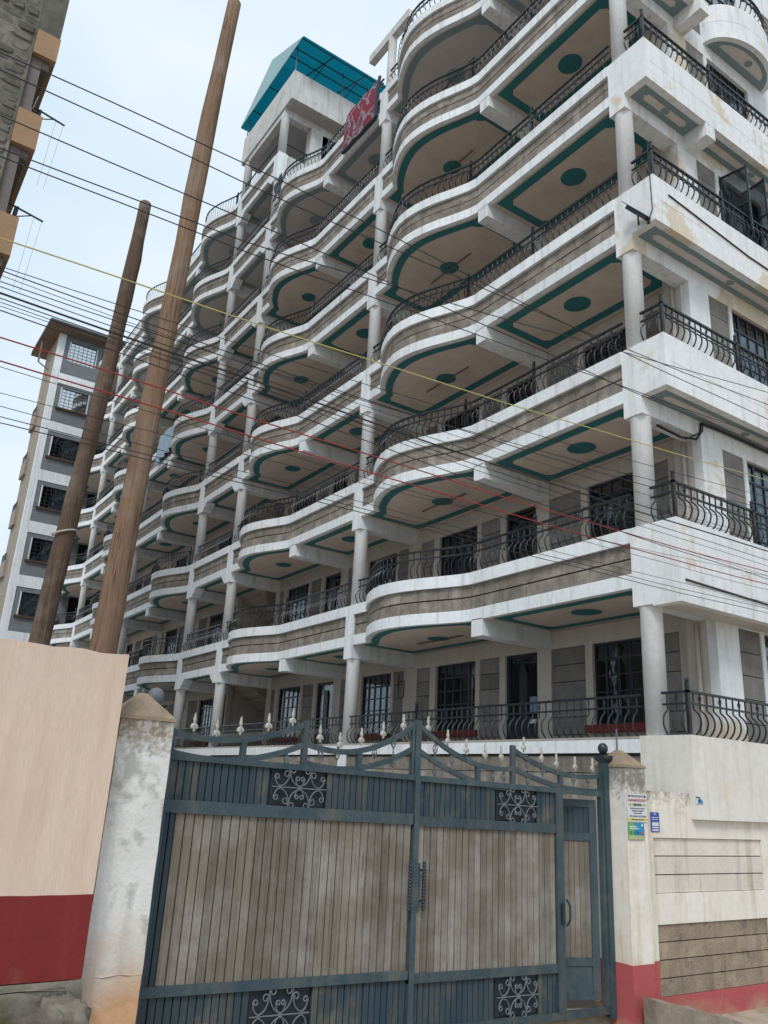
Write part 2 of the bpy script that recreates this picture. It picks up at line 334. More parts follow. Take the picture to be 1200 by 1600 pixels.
W = {}
def link(name, me, m, parent=None, basis=None, smooth=False):
    o = bpy.data.objects.new(name, me); COL.objects.link(o)
    if m is not None and me is not None and not me.materials: me.materials.append(m)
    if smooth:
        for p in me.polygons: p.use_smooth = True
    b = basis or Matrix.Identity(4)
    o.matrix_basis = b
    if parent:
        o.parent = parent; o.matrix_parent_inverse = W[parent].inverted()
    W[o] = b
    return o
def obj(name, mb, m, parent=None, smooth=False): return link(name, mb.mesh(name), MT[m], parent, None, smooth)
def thing(name, label, cat, loc=(0,0,0), group=None):
    o = bpy.data.objects.new(name, None); COL.objects.link(o); o.location = loc; o.empty_display_size = .2
    W[o] = Matrix.Translation(loc); return tag(o, label, cat, group)
def tag(o, label, cat, group=None):
    o['label'] = label; o['category'] = cat
    if group: o['group'] = group
    return o
def struct(o): o['kind'] = 'structure'; return o
def stuff(o): o['kind'] = 'stuff'; return o
def text_mesh(body, size, bold=0.0):
    c = bpy.data.curves.new('lettering', 'FONT'); c.body = body; c.size = size; c.align_x = 'CENTER'; c.align_y = 'CENTER'
    c.extrude = .0008; c.offset = bold; c.resolution_u = 3
    t = bpy.data.objects.new('lettering', c); me = bpy.data.meshes.new_from_object(t); bpy.data.objects.remove(t); return me

# =================================================================== the setting
g = MB(); s = 300
g.add([(-s,-s,0),(s,-s,0),(s,s,0),(-s,s,0)], [(0,1,2,3)])
struct(obj('street_ground', g, 'dirt'))
struct(obj('courtyard_bounce_sheet', MB().add([(-9,.95,.004),(0,.95,.004),(0,37.4,.004),(-9,37.4,.004)], [(0,1,2,3)]), 'bounce_pale'))  # unseen pale sheet, added to bounce light onto the balcony soffits

# =================================================================== main apartment building
BLD = thing('apartment_building', 'tall white apartment block with wavy balconies, grey stone bands and black railings', 'building', (0,0,0))
def B(k): return 5.15 + 2.9*(k-1)          # underside of the balcony slab of floor k
VB = 1.65                                   # back wall of the balconies
BUL = [(0,0),(.06,-.05),(.12,-.13),(.19,-.23),(.27,-.35),(.35,-.45),(.44,-.535),(.53,-.58),(.61,-.58),(.69,-.53),(.76,-.455),(.83,-.36),(.895,-.25),(.955,-.125),(1,0)]
SEG = [  # y start, y end, bulge (start, end, scale) , beam y, top floor
    (.65, 8.05, (4.22, 7.52, 1.0), 3.87, 6),
    (8.38, 15.05, (11.52, 14.4, .86), 11.12, 6),
    (15.39, 18.1, None, None, 7),
    (18.43, 25.2, (18.6, 21.75, .9), 22.15, 7),
    (25.53, 32.6, (25.7, 28.95, .95), 29.35, 7),
    (32.93, 37.4, (33.1, 36.3, .9), None, 7)]
COLS = [(.32, .65), (8.05, 8.38), (15.05, 15.39), (18.1, 18.43), (25.2, 25.53), (32.6, 32.93)]
def seg_path(si, straight=False):
    y0, y1, bu, bm, top = SEG[si]
    if bu is None or straight: return [(0, y0), (0, y1)]
    a, b, sc = bu
    return [(0, y0)] + [(x*sc, a+t*(b-a)) for t, x in BUL] + [(0, y1)]
def resample(path, step):
    L = [0]
    for i in range(1, len(path)): L.append(L[-1] + math.hypot(path[i][0]-path[i-1][0], path[i][1]-path[i-1][1]))
    n = max(1, int(L[-1]/step)); out = []; j = 0
    for i in range(n):
        t = (i+.5)/n*L[-1]
        while L[j+1] < t: j += 1
        u = (t-L[j])/(L[j+1]-L[j]); a, b = path[j], path[j+1]
        d = (b[0]-a[0], b[1]-a[1]); l = math.hypot(*d)
        out.append((a[0]+d[0]*u, a[1]+d[1]*u, math.atan2(d[1], d[0])))
    return out

# belly baluster: x = along rail, y = outwards (left-hand normal), z up, base at 0
def baluster_mb(plain=False):
    m = MB()
    if plain: return m.tube([(0,0,0),(0,0,.53)], .008, 4)
    prof = [(0,0),(.02,.015),(.055,.05),(.085,.10),(.098,.155),(.092,.21),(.066,.262),(.03,.30),(.002,.325),(-.006,.35),(0,.385),(0,.53)]
    return m.tube([(0,d,z) for d,z in prof], .0118, 5, False)
BAL = baluster_mb(); BAL_P = baluster_mb(True)
BAL_ME = BAL.mesh('baluster'); BAL_ME.materials.append(MT['iron'])
def diamond(mb, c, r=.024, h=.085, tang=(0,1)):
    x, y, z = c
    for k in range(4):
        a = math.pi/4 + k*math.pi/2
        mb.tube([(x,y,z-h/2), (x+r*math.cos(a), y+r*math.sin(a), z-h*.1), (x+r*math.cos(a+.9), y+r*math.sin(a+.9), z+h*.1), (x,y,z+h/2)], .0042, 4, False)
def railing(path, z, single=False, plain=False, posts=(), shift=.05, name='railing', dia=True, rail_ends=True):
    inner = offset(path, -shift)
    mb = MB()
    mb.ribbon(inner, .022, -.022, z+.53, z+.56)
    if not plain: mb.ribbon(inner, .013, -.013, z+.385, z+.41)
    else: mb.ribbon(inner, .012, -.012, z+.03, z+.05)
    for (px, py) in posts:
        mb.box(px-.022, px+.022, py-.022, py+.022, z, z+.66)
        mb.lathe(px, py, [(.001,z+.655),(.024,z+.665),(.032,z+.69),(.024,z+.715),(.001,z+.722)], 8)
    pts = resample(inner, .142)
    if dia and not plain:
        for i, (x, y, a) in enumerate(pts):
            if i % 3 == 1: diamond(mb, (x, y, z+.47))
    r = obj(name, mb, 'iron', BLD)
    if single:
        for x, y, a in pts:
            link('baluster', BAL_ME, None, r, Matrix.Translation((x, y, z)) @ Matrix.Rotation(a, 4, 'Z'))
    else:
        src = BAL_P if plain else BAL; j = MB()
        for x, y, a in pts:
            c, s_ = math.cos(a), math.sin(a)
            j.add([(x + vx*c - vy*s_, y + vx*s_ + vy*c, z+vz) for vx,vy,vz in src.v], src.f)
        stuff(obj('balusters', j, 'iron', r))
    return r
def slice_path(path, a, b):
    out = []; L = 0
    for p, q in zip(path, path[1:]):
        d = math.hypot(q[0]-p[0], q[1]-p[1])
        if L+d > a and L < b:
            t0, t1 = max(0, (a-L)/d), min(1, (b-L)/d)
            for t in (t0, t1):
                r = (p[0]+(q[0]-p[0])*t, p[1]+(q[1]-p[1])*t)
                if not out or math.hypot(r[0]-out[-1][0], r[1]-out[-1][1]) > .004: out.append(r)
        L += d
    return out, L
def parapet(path, k, split=False, name='parapet'):
    z = B(k)
    p = obj(name, MB().ribbon(path, -.055, -.14, z+.02, z+.85), 'dark_joint', BLD)
    obj('lower_band', MB().ribbon(path, 0, -.10, z, z+.208), 'white', p)
    if split:
        _, L = slice_path(path, 0, .1)
        for ci_, (h0, h1) in enumerate(((.214, .422), (.446, .644))):
            a_ = 0
            while a_ < L-.02:
                b_ = min(L, a_+random.uniform(.55, .85))
                if L-b_ < .3: b_ = L
                pp_, _ = slice_path(path, a_+.003, b_-.003); dj = random.uniform(-.004, .004)
                obj('stone_block', MB().ribbon(pp_, -.026+dj, -.06, z+h0+random.uniform(-.002,.003), z+h1), 'stone', p)
                a_ = b_
        obj('coping', MB().ribbon(path, .03, -.165, z+.655, z+.872), 'white', p)
        return p
    obj('stone_course', MB().ribbon(path, -.028, -.06, z+.214, z+.422), 'stone', p)
    obj('stone_course', MB().ribbon(path, -.024, -.06, z+.446, z+.644), 'stone', p)
    obj('coping', MB().ribbon(path, .03, -.165, z+.655, z+.872), 'white', p)
    return p

def arc(cx, cy, r, a0, a1, n=10): return [(cx+r*math.cos(R(a0+(a1-a0)*i/n)), cy+r*math.sin(R(a0+(a1-a0)*i/n))) for i in range(n+1)]
def soffit_paint(parent, cellpath, y0, y1, k, m, xb=VB-.1, ell=None, ins=.11, w=.19, cr=.34, sz=None):
    """painted border that follows the front edge, with rounded corner pieces and a disc"""
    z = (B(k)+.012 if sz is None else sz) - .003
    front = [p for p in cellpath if y0+ins <= p[1] <= y1-ins]
    fx = lambda y: next((a[0]+(b[0]-a[0])*(y-a[1])/((b[1]-a[1]) or 1) for a, b in zip(cellpath, cellpath[1:]) if a[1] <= y <= b[1]), 0)
    front = [(fx(y0+ins), y0+ins)] + front + [(fx(y1-ins), y1-ins)]
    front = [(x, y) for i, (x, y) in enumerate(front) if i == 0 or y > front[i-1][1]+.001]
    mb = MB()
    A = [(x+ins+.045, y) for x, y in front]; Bq = [(x+ins+w+.045, min(max(y, y0+ins+w*.0), y1-ins)) for x, y in front]
    for i in range(len(A)-1): mb.sheet([A[i], A[i+1], Bq[i+1], Bq[i]], z)
    mb.sheet([(xb-w, y0+ins), (xb-w, y1-ins), (xb, y1-ins), (xb, y0+ins)], z)
    xl, xr = A[0][0], A[-1][0]
    mb.sheet([(xl+w*.9, y0+ins), (xl+w*.9, y0+ins+w), (xb-w*.9, y0+ins+w), (xb-w*.9, y0+ins)], z-.0006)
    mb.sheet([(xr+w*.9, y1-ins-w), (xr+w*.9, y1-ins), (xb-w*.9, y1-ins), (xb-w*.9, y1-ins-w)], z-.0006)
    zc = z-.0012
    for (cx, cy, a0) in ((xl, y0+ins, 0), (xr, y1-ins, 270), (xb, y0+ins, 90), (xb, y1-ins, 180)):
        mb.sheet([(cx, cy)] + arc(cx, cy, cr, a0, a0+90, 8), zc)
    o = obj('ceiling_border', mb, m, parent)
    if ell:
        mb = MB(); mb.sheet(arc(ell[0], ell[1], 1, 0, 360*23/24, 23) if False else [(ell[0]+ell[2]*math.cos(2*math.pi*i/24), ell[1]+ell[3]*math.sin(2*math.pi*i/24)) for i in range(24)], z-.001)
        obj('ceiling_disc', mb, m, parent)
    return o

def wall_cells(mb, rects, u0, u1, z0, z1, holes, put):
    """fill u0..u1 x z0..z1 with boxes leaving the holes open"""
    us = sorted({u0, u1, *[h[0] for h in holes], *[h[1] for h in holes]}); us = [u for u in us if u0 <= u <= u1]
    for a, b in zip(us, us[1:]):
        hs = sorted([(h[2], h[3]) for h in holes if h[0] <= a+1e-6 and h[1] >= b-1e-6]); z = z0
        for h0, h1 in hs:
            if h0 > z+1e-6: put(mb, a, b, z, h0)
            z = max(z, h1)
        if z < z1-1e-6: put(mb, a, b, z, z1)

class Ax:  # a wall plane: axis 'A' -> plane x = c seen from -x ; 'Bw' -> plane y = c seen from -y
    def __init__(s, ax, c): s.ax, s.c = ax, c
    def box(s, mb, u0, u1, d0, d1, z0, z1):   # d = depth behind the plane
        if s.ax == 'A': mb.box(s.c+d0, s.c+d1, u0, u1, z0, z1)
        else: mb.box(u0, u1, s.c+d0, s.c+d1, z0, z1)
        return mb
def window(P, u0, u1, z0, z1, parent, cols=4, rows=4, panes=False, curtain=0.0, heavy=True, cm='curtain', gm='glass'):
    mb = MB(); fw = .035
    P.box(mb, u0, u1, .06, .11, z0, z0+fw); P.box(mb, u0, u1, .06, .11, z1-fw, z1)
    P.box(mb, u0, u0+fw, .06, .11, z0+fw, z1-fw); P.box(mb, u1-fw, u1, .06, .11, z0+fw, z1-fw)
    for i in range(1, cols):
        u = u0+(u1-u0)*i/cols; t = .022 if heavy and i in (1, cols-1) else .011
        P.box(mb, u-t, u+t, .062, .105, z0+fw, z1-fw)
    for i in range(1, rows):
        z = z0+(z1-z0)*i/rows; t = .02 if heavy and i == rows-1 else .011
        P.box(mb, u0+fw, u1-fw, .064, .10, z-t, z+t)
    w = obj('window', mb, 'navy', parent)
    if panes:
        for i in range(cols):
            for j in range(rows):
                a, b = u0+(u1-u0)*i/cols, u0+(u1-u0)*(i+1)/cols; c, d = z0+(z1-z0)*j/rows, z0+(z1-z0)*(j+1)/rows
                obj('pane', P.box(MB(), a+.012, b-.012, .078, .084, c+.012, d-.012), 'glass', w)
    else:
        obj('pane', P.box(MB(), u0+.02, u1-.02, .078, .084, z0+.02, z1-.02), gm, w)
    if curtain:
        cb = MB(); nn = 26; side = random.random() < .5
        a = u0 if side else u1-(u1-u0)*curtain; b = a+(u1-u0)*curtain
        o = len(cb.v)
        for i in range(nn+1):
            u = a+(b-a)*i/nn; d = .19+.022*math.sin(i*1.9)+.012*math.sin(i*.7)
            for z in (z0+.02, z1): cb.v.append((P.c+d, u, z) if P.ax == 'A' else (u, P.c+d, z))
        for i in range(nn): cb.f.append((o+2*i, o+2*i+1, o+2*i+3, o+2*i+2))
        obj('curtain', cb, cm, w)
    return w
def stone_panel(P, u0, u1, z0, z1, parent, courses=6, single=True):
    h = (z1-z0)/courses; j = MB()
    P.box(j, u0, u1, .06, .10, z0, z1); obj('panel_backing', j, 'dark_joint', parent)
    if single:
        for i in range(courses):
            obj('stone_block', P.box(MB(), u0, u1, .022+random.uniform(-.004,.004), .07, z0+i*h+.007, z0+(i+1)*h-.007), 'stone_dark', parent)
    else:
        m = MB()
        for i in range(courses): P.box(m, u0, u1, .022, .07, z0+i*h+.007, z0+(i+1)*h-.007)
        obj('stone_panel', m, 'stone_dark', parent)

# --- back walls of the balconies
LAY = dict(stone=[(1.14,1.55),(3.06,3.87),(5.25,5.84),(7.47,7.95)], win=[(1.65,2.9),(5.97,7.27)], door=[(4.22,5.09)])
PA = Ax('A', VB)
def back_wall(k, si, sh):
    y0 = SEG[si][0] - (.33 if si else .1); y1 = SEG[si][1]; zf = B(k)+.17; zt = B(k+1)-.32
    if si == len(SEG)-1: y1 = 37.4
    holes = []
    clampy = lambda a, b: (max(a+sh, y0+.02), min(b+sh, y1-.02))
    st = [clampy(*q) for q in LAY['stone']]; wi = [clampy(*q) for q in LAY['win']]; do = [clampy(*q) for q in LAY['door']]
    st = [q for q in st if q[1]-q[0] > .2]; wi = [q for q in wi if q[1]-q[0] > .5]; do = [q for q in do if q[1]-q[0] > .6]
    for a, b in st: holes.append((a, b, zf, zt))
    for a, b in wi: holes.append((a, b, zf+1.04, zt))
    for a, b in do: holes.append((a, b, zf, zt))
    mb = MB()
    wall_cells(mb, None, y0, y1, zf, B(k+1), holes, lambda m, a, b, c, d: m.box(VB, VB+.16, a, b, c, d))
    w = obj('balcony_wall', mb, 'wall', BLD)
    near = k <= 1 and si <= 1
    for a, b in st: stone_panel(PA, a, b, zf, zt, w, 8 if near else 6, near)
    for a, b in wi:
        wn = window(PA, a, b, zf+1.04, zt, BLD, 5, 5, k <= 1 and si == 0, random.choice([0,.3,.5,.9]), True)
        if k == 0: obj('window_sill', PA.box(MB(), a-.1, b+.1, -.13, .05, zf+.92, zf+1.04), 'flower_box', wn)
    for a, b in do:
        d = MB(); zz = zf+1.25
        PA.box(d, a, b, .05, .10, zf, zz); PA.box(d, a, a+.07, .05, .10, zz, zt); PA.box(d, b-.07, b, .05, .10, zz, zt)
        PA.box(d, a+.07, b-.07, .05, .10, zt-.06, zt)
        c = (a+b)/2
        PA.box(d, c-.10, c+.10, .052, .098, zz, zt-.35)
        d.add([(VB+.052, c+.10*math.cos(t), zt-.35+.16*math.sin(t)) for t in [math.pi*i/8 for i in range(9)]], [tuple(range(9))])
        dr = obj('door', d, 'navy', BLD)
        obj('pane', PA.box(MB(), a+.06, b-.06, .082, .088, zz-.01, zt-.05), 'glass', dr)
        if k == 0 and si == 0:
            obj('name_plate', PA.box(MB(), a+.09, a+.25, .038, .048, zz-.12, zz-.05), 'paper', dr)
            obj('notice_sheet', PA.box(MB(), a+.08, a+.27, .070, .074, zz+.08, zz+.36), 'noticeblue', dr)
    return w
SH = {0: 0, 1: 7.3, 3: 17.5, 4: 24.6, 5: 31.8}
for si, (y0, y1, bu, bm, top) in enumerate(SEG):
    for k in range(0, top):
        if si == 2: continue
        back_wall(k, si, SH[si])
# staircase bay: open, with flights
for k in range(0, 8):
    st = MB(); z = B(k)+.17
    for half in (0, 1):
        for i in range(9):
            x = 1.9+i*.26 if half == 0 else 1.9+(8-i)*.26
            yy = 15.6 if half == 0 else 16.95; zz = z + (half*9+i)*.161
            st.hexa([(x,yy,zz-.12),(x+.27,yy,zz-.02 if half == 0 else zz-.22),(x+.27,yy+1.2,zz-.02 if half == 0 else zz-.22),(x,yy+1.2,zz-.12),
                     (x,yy,zz+.16),(x+.265,yy,zz+.16),(x+.265,yy+1.2,zz+.16),(x,yy+1.2,zz+.16)])
    obj('stair_flight', st, 'wall', BLD)
obj('stair_back_wall', MB().box(4.6, 4.7, 15.06, 18.42, 0, B(8)-.4), 'wall', BLD)
obj('stair_side_wall', MB().box(VB, 4.6, 15.06, 15.3, 0, B(8)-.4), 'wall', BLD)
obj('stair_side_wall', MB().box(VB, 4.6, 18.2, 18.42, 0, B(8)-.4), 'wall', BLD)
# solid boxes added behind the rooms to block light
obj('light_block_core', MB().box(2.35, 11, 1.05, 15.04, 0, B(6)+.1), 'room', BLD)
obj('light_block_core', MB().box(2.35, 11, 18.44, 40, 0, B(7)+.1), 'room', BLD)
obj('light_block_core', MB().box(4.72, 11, 15.05, 18.43, 0, B(7)+.1), 'room', BLD)

# --- slabs, beams, columns, parapets, railings on the long side
for si, (y0, y1, bu, bm, top) in enumerate(SEG):
    path = seg_path(si)
    e0 = y0-.33 if si else .33; e1 = y1
    for k in range(1, top+1):
        z = B(k); grey = k >= 6
        poly = [(.002, e0)] + [(x+.004, y) for x, y in path] + [(VB+.16, e1), (VB+.16, e0)]
        sl = obj('balcony_slab', MB().prism(poly, z+.012, z+.16), 'soffit_grey' if grey else 'soffit', BLD)
        tm = 'teal_grey' if grey else 'teal'
        if bm:
            first = si in (0, 1)
            pp = [(0, y0-.4)] + path + [(0, y1+.4)]
            ya, yb = (y0, bm) if first else (bm+.3, y1)
            soffit_paint(sl, pp, ya, yb, k, tm, ell=(.82, (ya+yb)/2, .24, .26))
            yc, yd = (bm+.3, y1) if first else (y0, bm)
            soffit_paint(sl, pp, yc, yd, k, tm, ell=(.76, yc+(yd-yc)*.5 if not first else yc+(yd-yc)*.49, .22, .24))
            if si == 0:
                obj('lamp_bracket', MB().tube([(.78, yc+1.15, z-.015), (.76, yc+1.9, z-.03), (.80, yc+2.65, z-.015)], .014, 5), 'tube', BLD)
        elif bu:
            soffit_paint(sl, [(0, y0-.4)]+path+[(0, y1+.4)], y0, y1, k, tm, ell=(.76, y0+1.7, .22, .24))
        else:
            soffit_paint(sl, [(0, y0-.4), (0, y1+.4)], y0, y1, k, tm)
        if bm:
            obj('beam', MB().hexa([(0,bm,z-.29),(VB,bm,z-.28),(VB,bm+.29,z-.28),(0,bm+.29,z-.29),(0,bm,z+.015),(VB,bm,z+.015),(VB,bm+.29,z+.015),(0,bm+.29,z+.015)]), 'white', BLD)
        parapet(path, k, split=(si == 0 and k <= 4) or (si == 1 and k <= 2))
        plain = (si >= 2 and k == 7)
        posts = []
        if si == 0: posts = [(.05, 2.62), (.05, 4.5)]
        elif si == 1: posts = [(.05, 11.4)]
        elif si >= 3: posts = [(.05, y0+.35), (.05, y0+3.6)]
        if si == 0: posts.append((-.28, 6.85))
        railing(path, z+.872, single=(si == 0 and k <= 3), plain=plain, posts=posts, dia=(si <= 1 and k <= 4))
    # back edge beams
    # ground storey: base wall and straight railing
    z = B(0)
    bp = obj('base_wall', MB().ribbon([(0,y0),(0,y1)], -.05, -.2, 0, z+.66), 'dark_joint', BLD)
    for q in range(8):
        zz = 1.02+q*.232
        if zz+.22 > z+.65: break
        obj('stone_course', MB().ribbon([(0,y0),(0,y1)], -.022, -.06, zz, zz+.22), 'stone', bp)
    obj('base_coping', MB().ribbon([(0,y0),(0,y1)], .012, -.24, z+.655, z+.83), 'white', bp)
    obj('ground_floor_slab', MB().box(.03, VB+.16, (y0-.33 if si else .33), y1, z+.0, z+.17), 'concrete', BLD)
    obj('cement_screed', MB().ribbon([(0,y0),(0,y1)], .006, -.23, z+.831, z+.868), 'concrete', bp)
    railing([(0,y0),(0,y1)], z+.868, single=(si == 0), posts=[(.05, y0+5.1)] if si == 0 else [], dia=si <= 1)

for ci, (a, b) in enumerate(COLS):
    top = 6 if ci < 2 else 7
    for k in range(0, top+1):
        z = B(k); c = (a+b)/2
        if k >= 1:
            hh = .30
            st = MB().box(-.014, .33, a, b, z-hh+.018, z+.874)
            obj('column_block', st, 'white' if ci else 'whiteB', BLD)
            if ci: obj('cross_beam', MB().box(.33, VB, a+.01, b-.01, z-.27, z+.014), 'white', BLD)
            if ci in (2, 3):   # corbels of the staircase bay
                s_ = 1 if ci == 2 else -1; ye = b if ci == 2 else a
                mb = MB(); pr = [(0,-.27),(.10,-.27),(.13,-.20),(.22,-.16),(.30,-.07),(.36,.0),(0,.0)]
                n_ = len(pr); mb.add([(.0, ye+s_*p, z+q) for p, q in pr]+[(.3, ye+s_*p, z+q) for p, q in pr],
                       [tuple(range(n_)), tuple(range(2*n_-1,n_-1,-1))]+[(i,i+n_,(i+1)%n_+n_,(i+1)%n_) for i in range(n_)])
                obj('corbel', mb, 'white', BLD)
        if k < top or ci in (2, 3):
            zt = B(k+1)-.281
            prof = [(.152, z+.86), (.152, zt-.05), (.16, zt-.03), (.16, zt)]
            if k == 0: prof[0] = (.152, z+.82)
            obj('column', MB().lathe(.16, c, prof, 20), 'column', BLD, True)
    if ci: obj('column_pier', MB().box(-.012, .3, a, b, 0, B(0)+.83), 'white', BLD)
# pergola post and beam on the roof terrace above the first column
zr = B(6)+.87
obj('pergola_post', MB().lathe(.16, 8.21, [(.12, zr), (.12, 22.45)], 14), 'tower', BLD)
obj('pergola_beam', MB().box(.06, .26, 7.35, 9.3, 22.45, 22.72), 'tower', BLD)

# --- the corner and the short side (along +X)
YB = -.14; YW = .32; XP = 1.4
PBW = Ax('Bw', YW)
for k in range(0, 6):
    z = B(k); xe = 1.88 if k == 5 else 9.0
    zl = z-.31 if k == 1 else z
    if k == 0: zl = 2.12
    # corner block on the long side, then the short-side parapet
    pb = obj('corner_parapet', MB().box(-.014 if k else -.01, .12, YB, .319, zl, z+.872), 'whiteB' if k else 'creamwhite', BLD)
    if k == 0: obj('corner_parapet', MB().box(-.01, .12, .319, .65, 1.0, z+.872), 'creamwhite', BLD)
    sp = obj('short_side_parapet', MB().box(.12, xe, YB+(.0), YB+.12, zl, z+(.42 if k else .4279)).box(.12, xe, YB, YB+.12, z+.428, z+.872), 'whiteB' if k else 'creamwhite', BLD)
    if k: obj('groove', MB().box(.13, xe-.01, YB+.012, YB+.10, z+.41, z+.435), 'dark_joint', sp)
    if k >= 1:
        sl = obj('short_side_slab', MB().box(.12, xe, YB+.12, YW+.02, zl+.012, z+.16), 'soffitB', BLD)
        obj('corner_slab', MB().box(.02, VB+.16, .329, .652, z+.012, z+.16), 'soffit_grey' if k > 5 else 'soffit', BLD)
        if k >= 2:   # painted border under the overhang (cells)
            cells = [(.14, 1.6), (1.9, 5.0), (5.2, 8.9)] if k >= 4 else [(.14, 4.6), (4.9, 8.9)]
            for c0, c1 in cells:
                if c0 >= xe-.3: continue
                c1 = min(c1, xe-.28)
                zz = zl+.009; mb = MB(); i0, i1 = YB+.125, YW-.005; w = .1
                mb.sheet([(c0,i0),(c1,i0),(c1,i0+w),(c0,i0+w)], zz).sheet([(c0,i1-w),(c1,i1-w),(c1,i1),(c0,i1)], zz)
                mb.sheet([(c0,i0+w),(c0+w*1.6,i0+w),(c0+w*1.6,i1-w),(c0,i1-w)], zz).sheet([(c1-w*1.6,i0+w),(c1,i0+w),(c1,i1-w),(c1-w*1.6,i1-w)], zz)
                for cx, cy, a0 in ((c0+w*1.6,i0+w,0),(c0+w*1.6,i1-w,270),(c1-w*1.6,i0+w,90),(c1-w*1.6,i1-w,180)):
                    mb.sheet([(cx,cy)]+arc(cx,cy,.055,a0,a0+90,5), zz-.0008)
                obj('ceiling_border', mb, 'teal_grey', sl)
                cc = (c0+c1)/2; mb = MB()
                mb.sheet([(cc+.09*math.cos(2*math.pi*i/18), (i0+i1)/2+.06*math.sin(2*math.pi*i/18)) for i in range(18)], zz-.001)
                obj('ceiling_disc', mb, 'teal_grey', sl)
        if k >= 4:
            obj('cantilever_beam', MB().box(1.62, 1.885, YB+.004 if k == 4 else YB-.12, YW+.02, z-.285, z+.01), 'whiteB', BLD)
            if k == 4: obj('cantilever_beam', MB().box(5.0, 5.25, YB+.004, YW+.02, z-.285, z+.01), 'whiteB', BLD)
        obj('edge_beam', MB().box(.33, XP+.3, YW+.001, .60, z-.275, z+.0115), 'white', BLD)
    # railing along the corner
    zz = z+.872
    if k <= 4:
        rp = [(6.5, YB+.0), (0.0, YB), (0.0, .30)]
        posts = [(.05, YB+.05), (1.95, YB+.05)]
        railing(rp, zz, single=(k in (0, 1, 2)), posts=posts)
    else:
        railing([(1.86, YB), (0, YB), (0, .30)], zz, posts=[(.05, YB+.05)])
# short-side wall with pier, stone panel and windows
for k in range(0, 6):
    zf = B(k)+.16; zt = B(k+1)-.32 if k < 5 else B(k)+2.6; ztop = B(k+1)-.0 if k < 5 else B(k)+4
    holes = [(1.95, 2.52, zf, zt), (2.62, 4.0, zf+.75, zt), (5.0, 5.6, zf, zt), (5.7, 7.0, zf+.75, zt)]
    mb = MB(); wall_cells(mb, None, XP, 9.0, zf-.16 if k else 2.0, ztop, holes, lambda m, a, b, c, d: m.box(a, b, YW, YW+.16, c, d))
    w = obj('short_side_wall', mb, 'whiteB', BLD)
    obj('corner_pier', MB().box(XP+.001, VB+.02, YW+.16, .83, zf-.16 if k else 2.0, B(k+1)-.001), 'wall', BLD)
    obj('drain_pipe', MB().tube([(XP-.05, .62, zf-.1), (XP-.05, .62, B(k+1)-.3)], .035, 8), 'pipe', BLD, True)
    stone_panel(PBW, 1.95, 2.52, zf, zt, w, 7, k <= 2); stone_panel(PBW, 5.0, 5.6, zf, zt, w, 7, False)
    window(PBW, 2.62, 4.0, zf+.75, zt, BLD, 5, 5, k in (1, 2), .4)
    window(PBW, 5.7, 7.0, zf+.75, zt, BLD, 5, 5, False, .4)
    if k in (1,): obj('window_sill', MB().box(2.5, 4.1, YW-.14, YW+.05, zf+.62, zf+.74), 'flower_box', BLD)
    if k == 3:   # casements standing open
        for x0_, ang in ((2.66, 100), (3.35, 115)):
            mb = MB(); h0, h1, ww = zf+.8, zt-.05, .5
            mb.box(0, ww, -.015, .015, h0, h0+.03).box(0, ww, -.015, .015, h1-.03, h1).box(0, .03, -.015, .015, h0, h1).box(ww-.03, ww, -.015, .015, h0, h1)
            mb.box(0, ww, -.01, .01, (h0+h1)/2-.012, (h0+h1)/2+.012)
            cs = link('casement', mb.mesh('casement'), MT['navy'], BLD, Matrix.Translation((x0_, YW, 0)) @ Matrix.Rotation(R(-ang+20), 4, 'Z'))
            gp = MB().box(.02, ww-.02, -.004, .004, h0+.02, h1-.02)
            o = link('pane', gp.mesh('pane'), MT['glass'], cs, W[cs])
# half-round balcony high on the short side
cx, rx, ry = 3.58, 1.04, .56; z = B(5)
hp = [(cx+rx*math.cos(R(-180*i/24)), YW+ry*math.sin(R(-180*i/24))) for i in range(25)]
pz = obj('half_round_balcony', MB().prism(hp, z+.012, z+.16), 'soffitB', BLD)
hw = MB().ribbon(hp, .001, -.1, z, z+.42).ribbon(hp, .001, -.1, z+.428, z+.872); obj('half_round_parapet', hw, 'whiteB', pz)
inn = [(cx+(rx-.34)*math.cos(R(-180*i/24)), YW-.14+(ry-.32)*math.sin(R(-180*i/24))) for i in range(25)]
mb = MB(); outr = [(cx+(rx-.03)*math.cos(R(-180*i/24)), YW-.005+(ry-.03)*math.sin(R(-180*i/24))) for i in range(25)]
for i in range(24): mb.sheet([outr[i+1], outr[i], inn[i], inn[i+1]], z+.008)
mb.sheet([outr[24], inn[24], inn[0], outr[0]], z+.008)
obj('ceiling_border', mb, 'teal_grey', pz)
mb = MB(); mb.sheet([(cx+.12+.09*math.cos(2*math.pi*i/18), YW-.25+.07*math.sin(2*math.pi*i/18)) for i in range(18)], z+.007); obj('ceiling_disc', mb, 'teal_grey', pz)
railing(list(hp), z+.872)

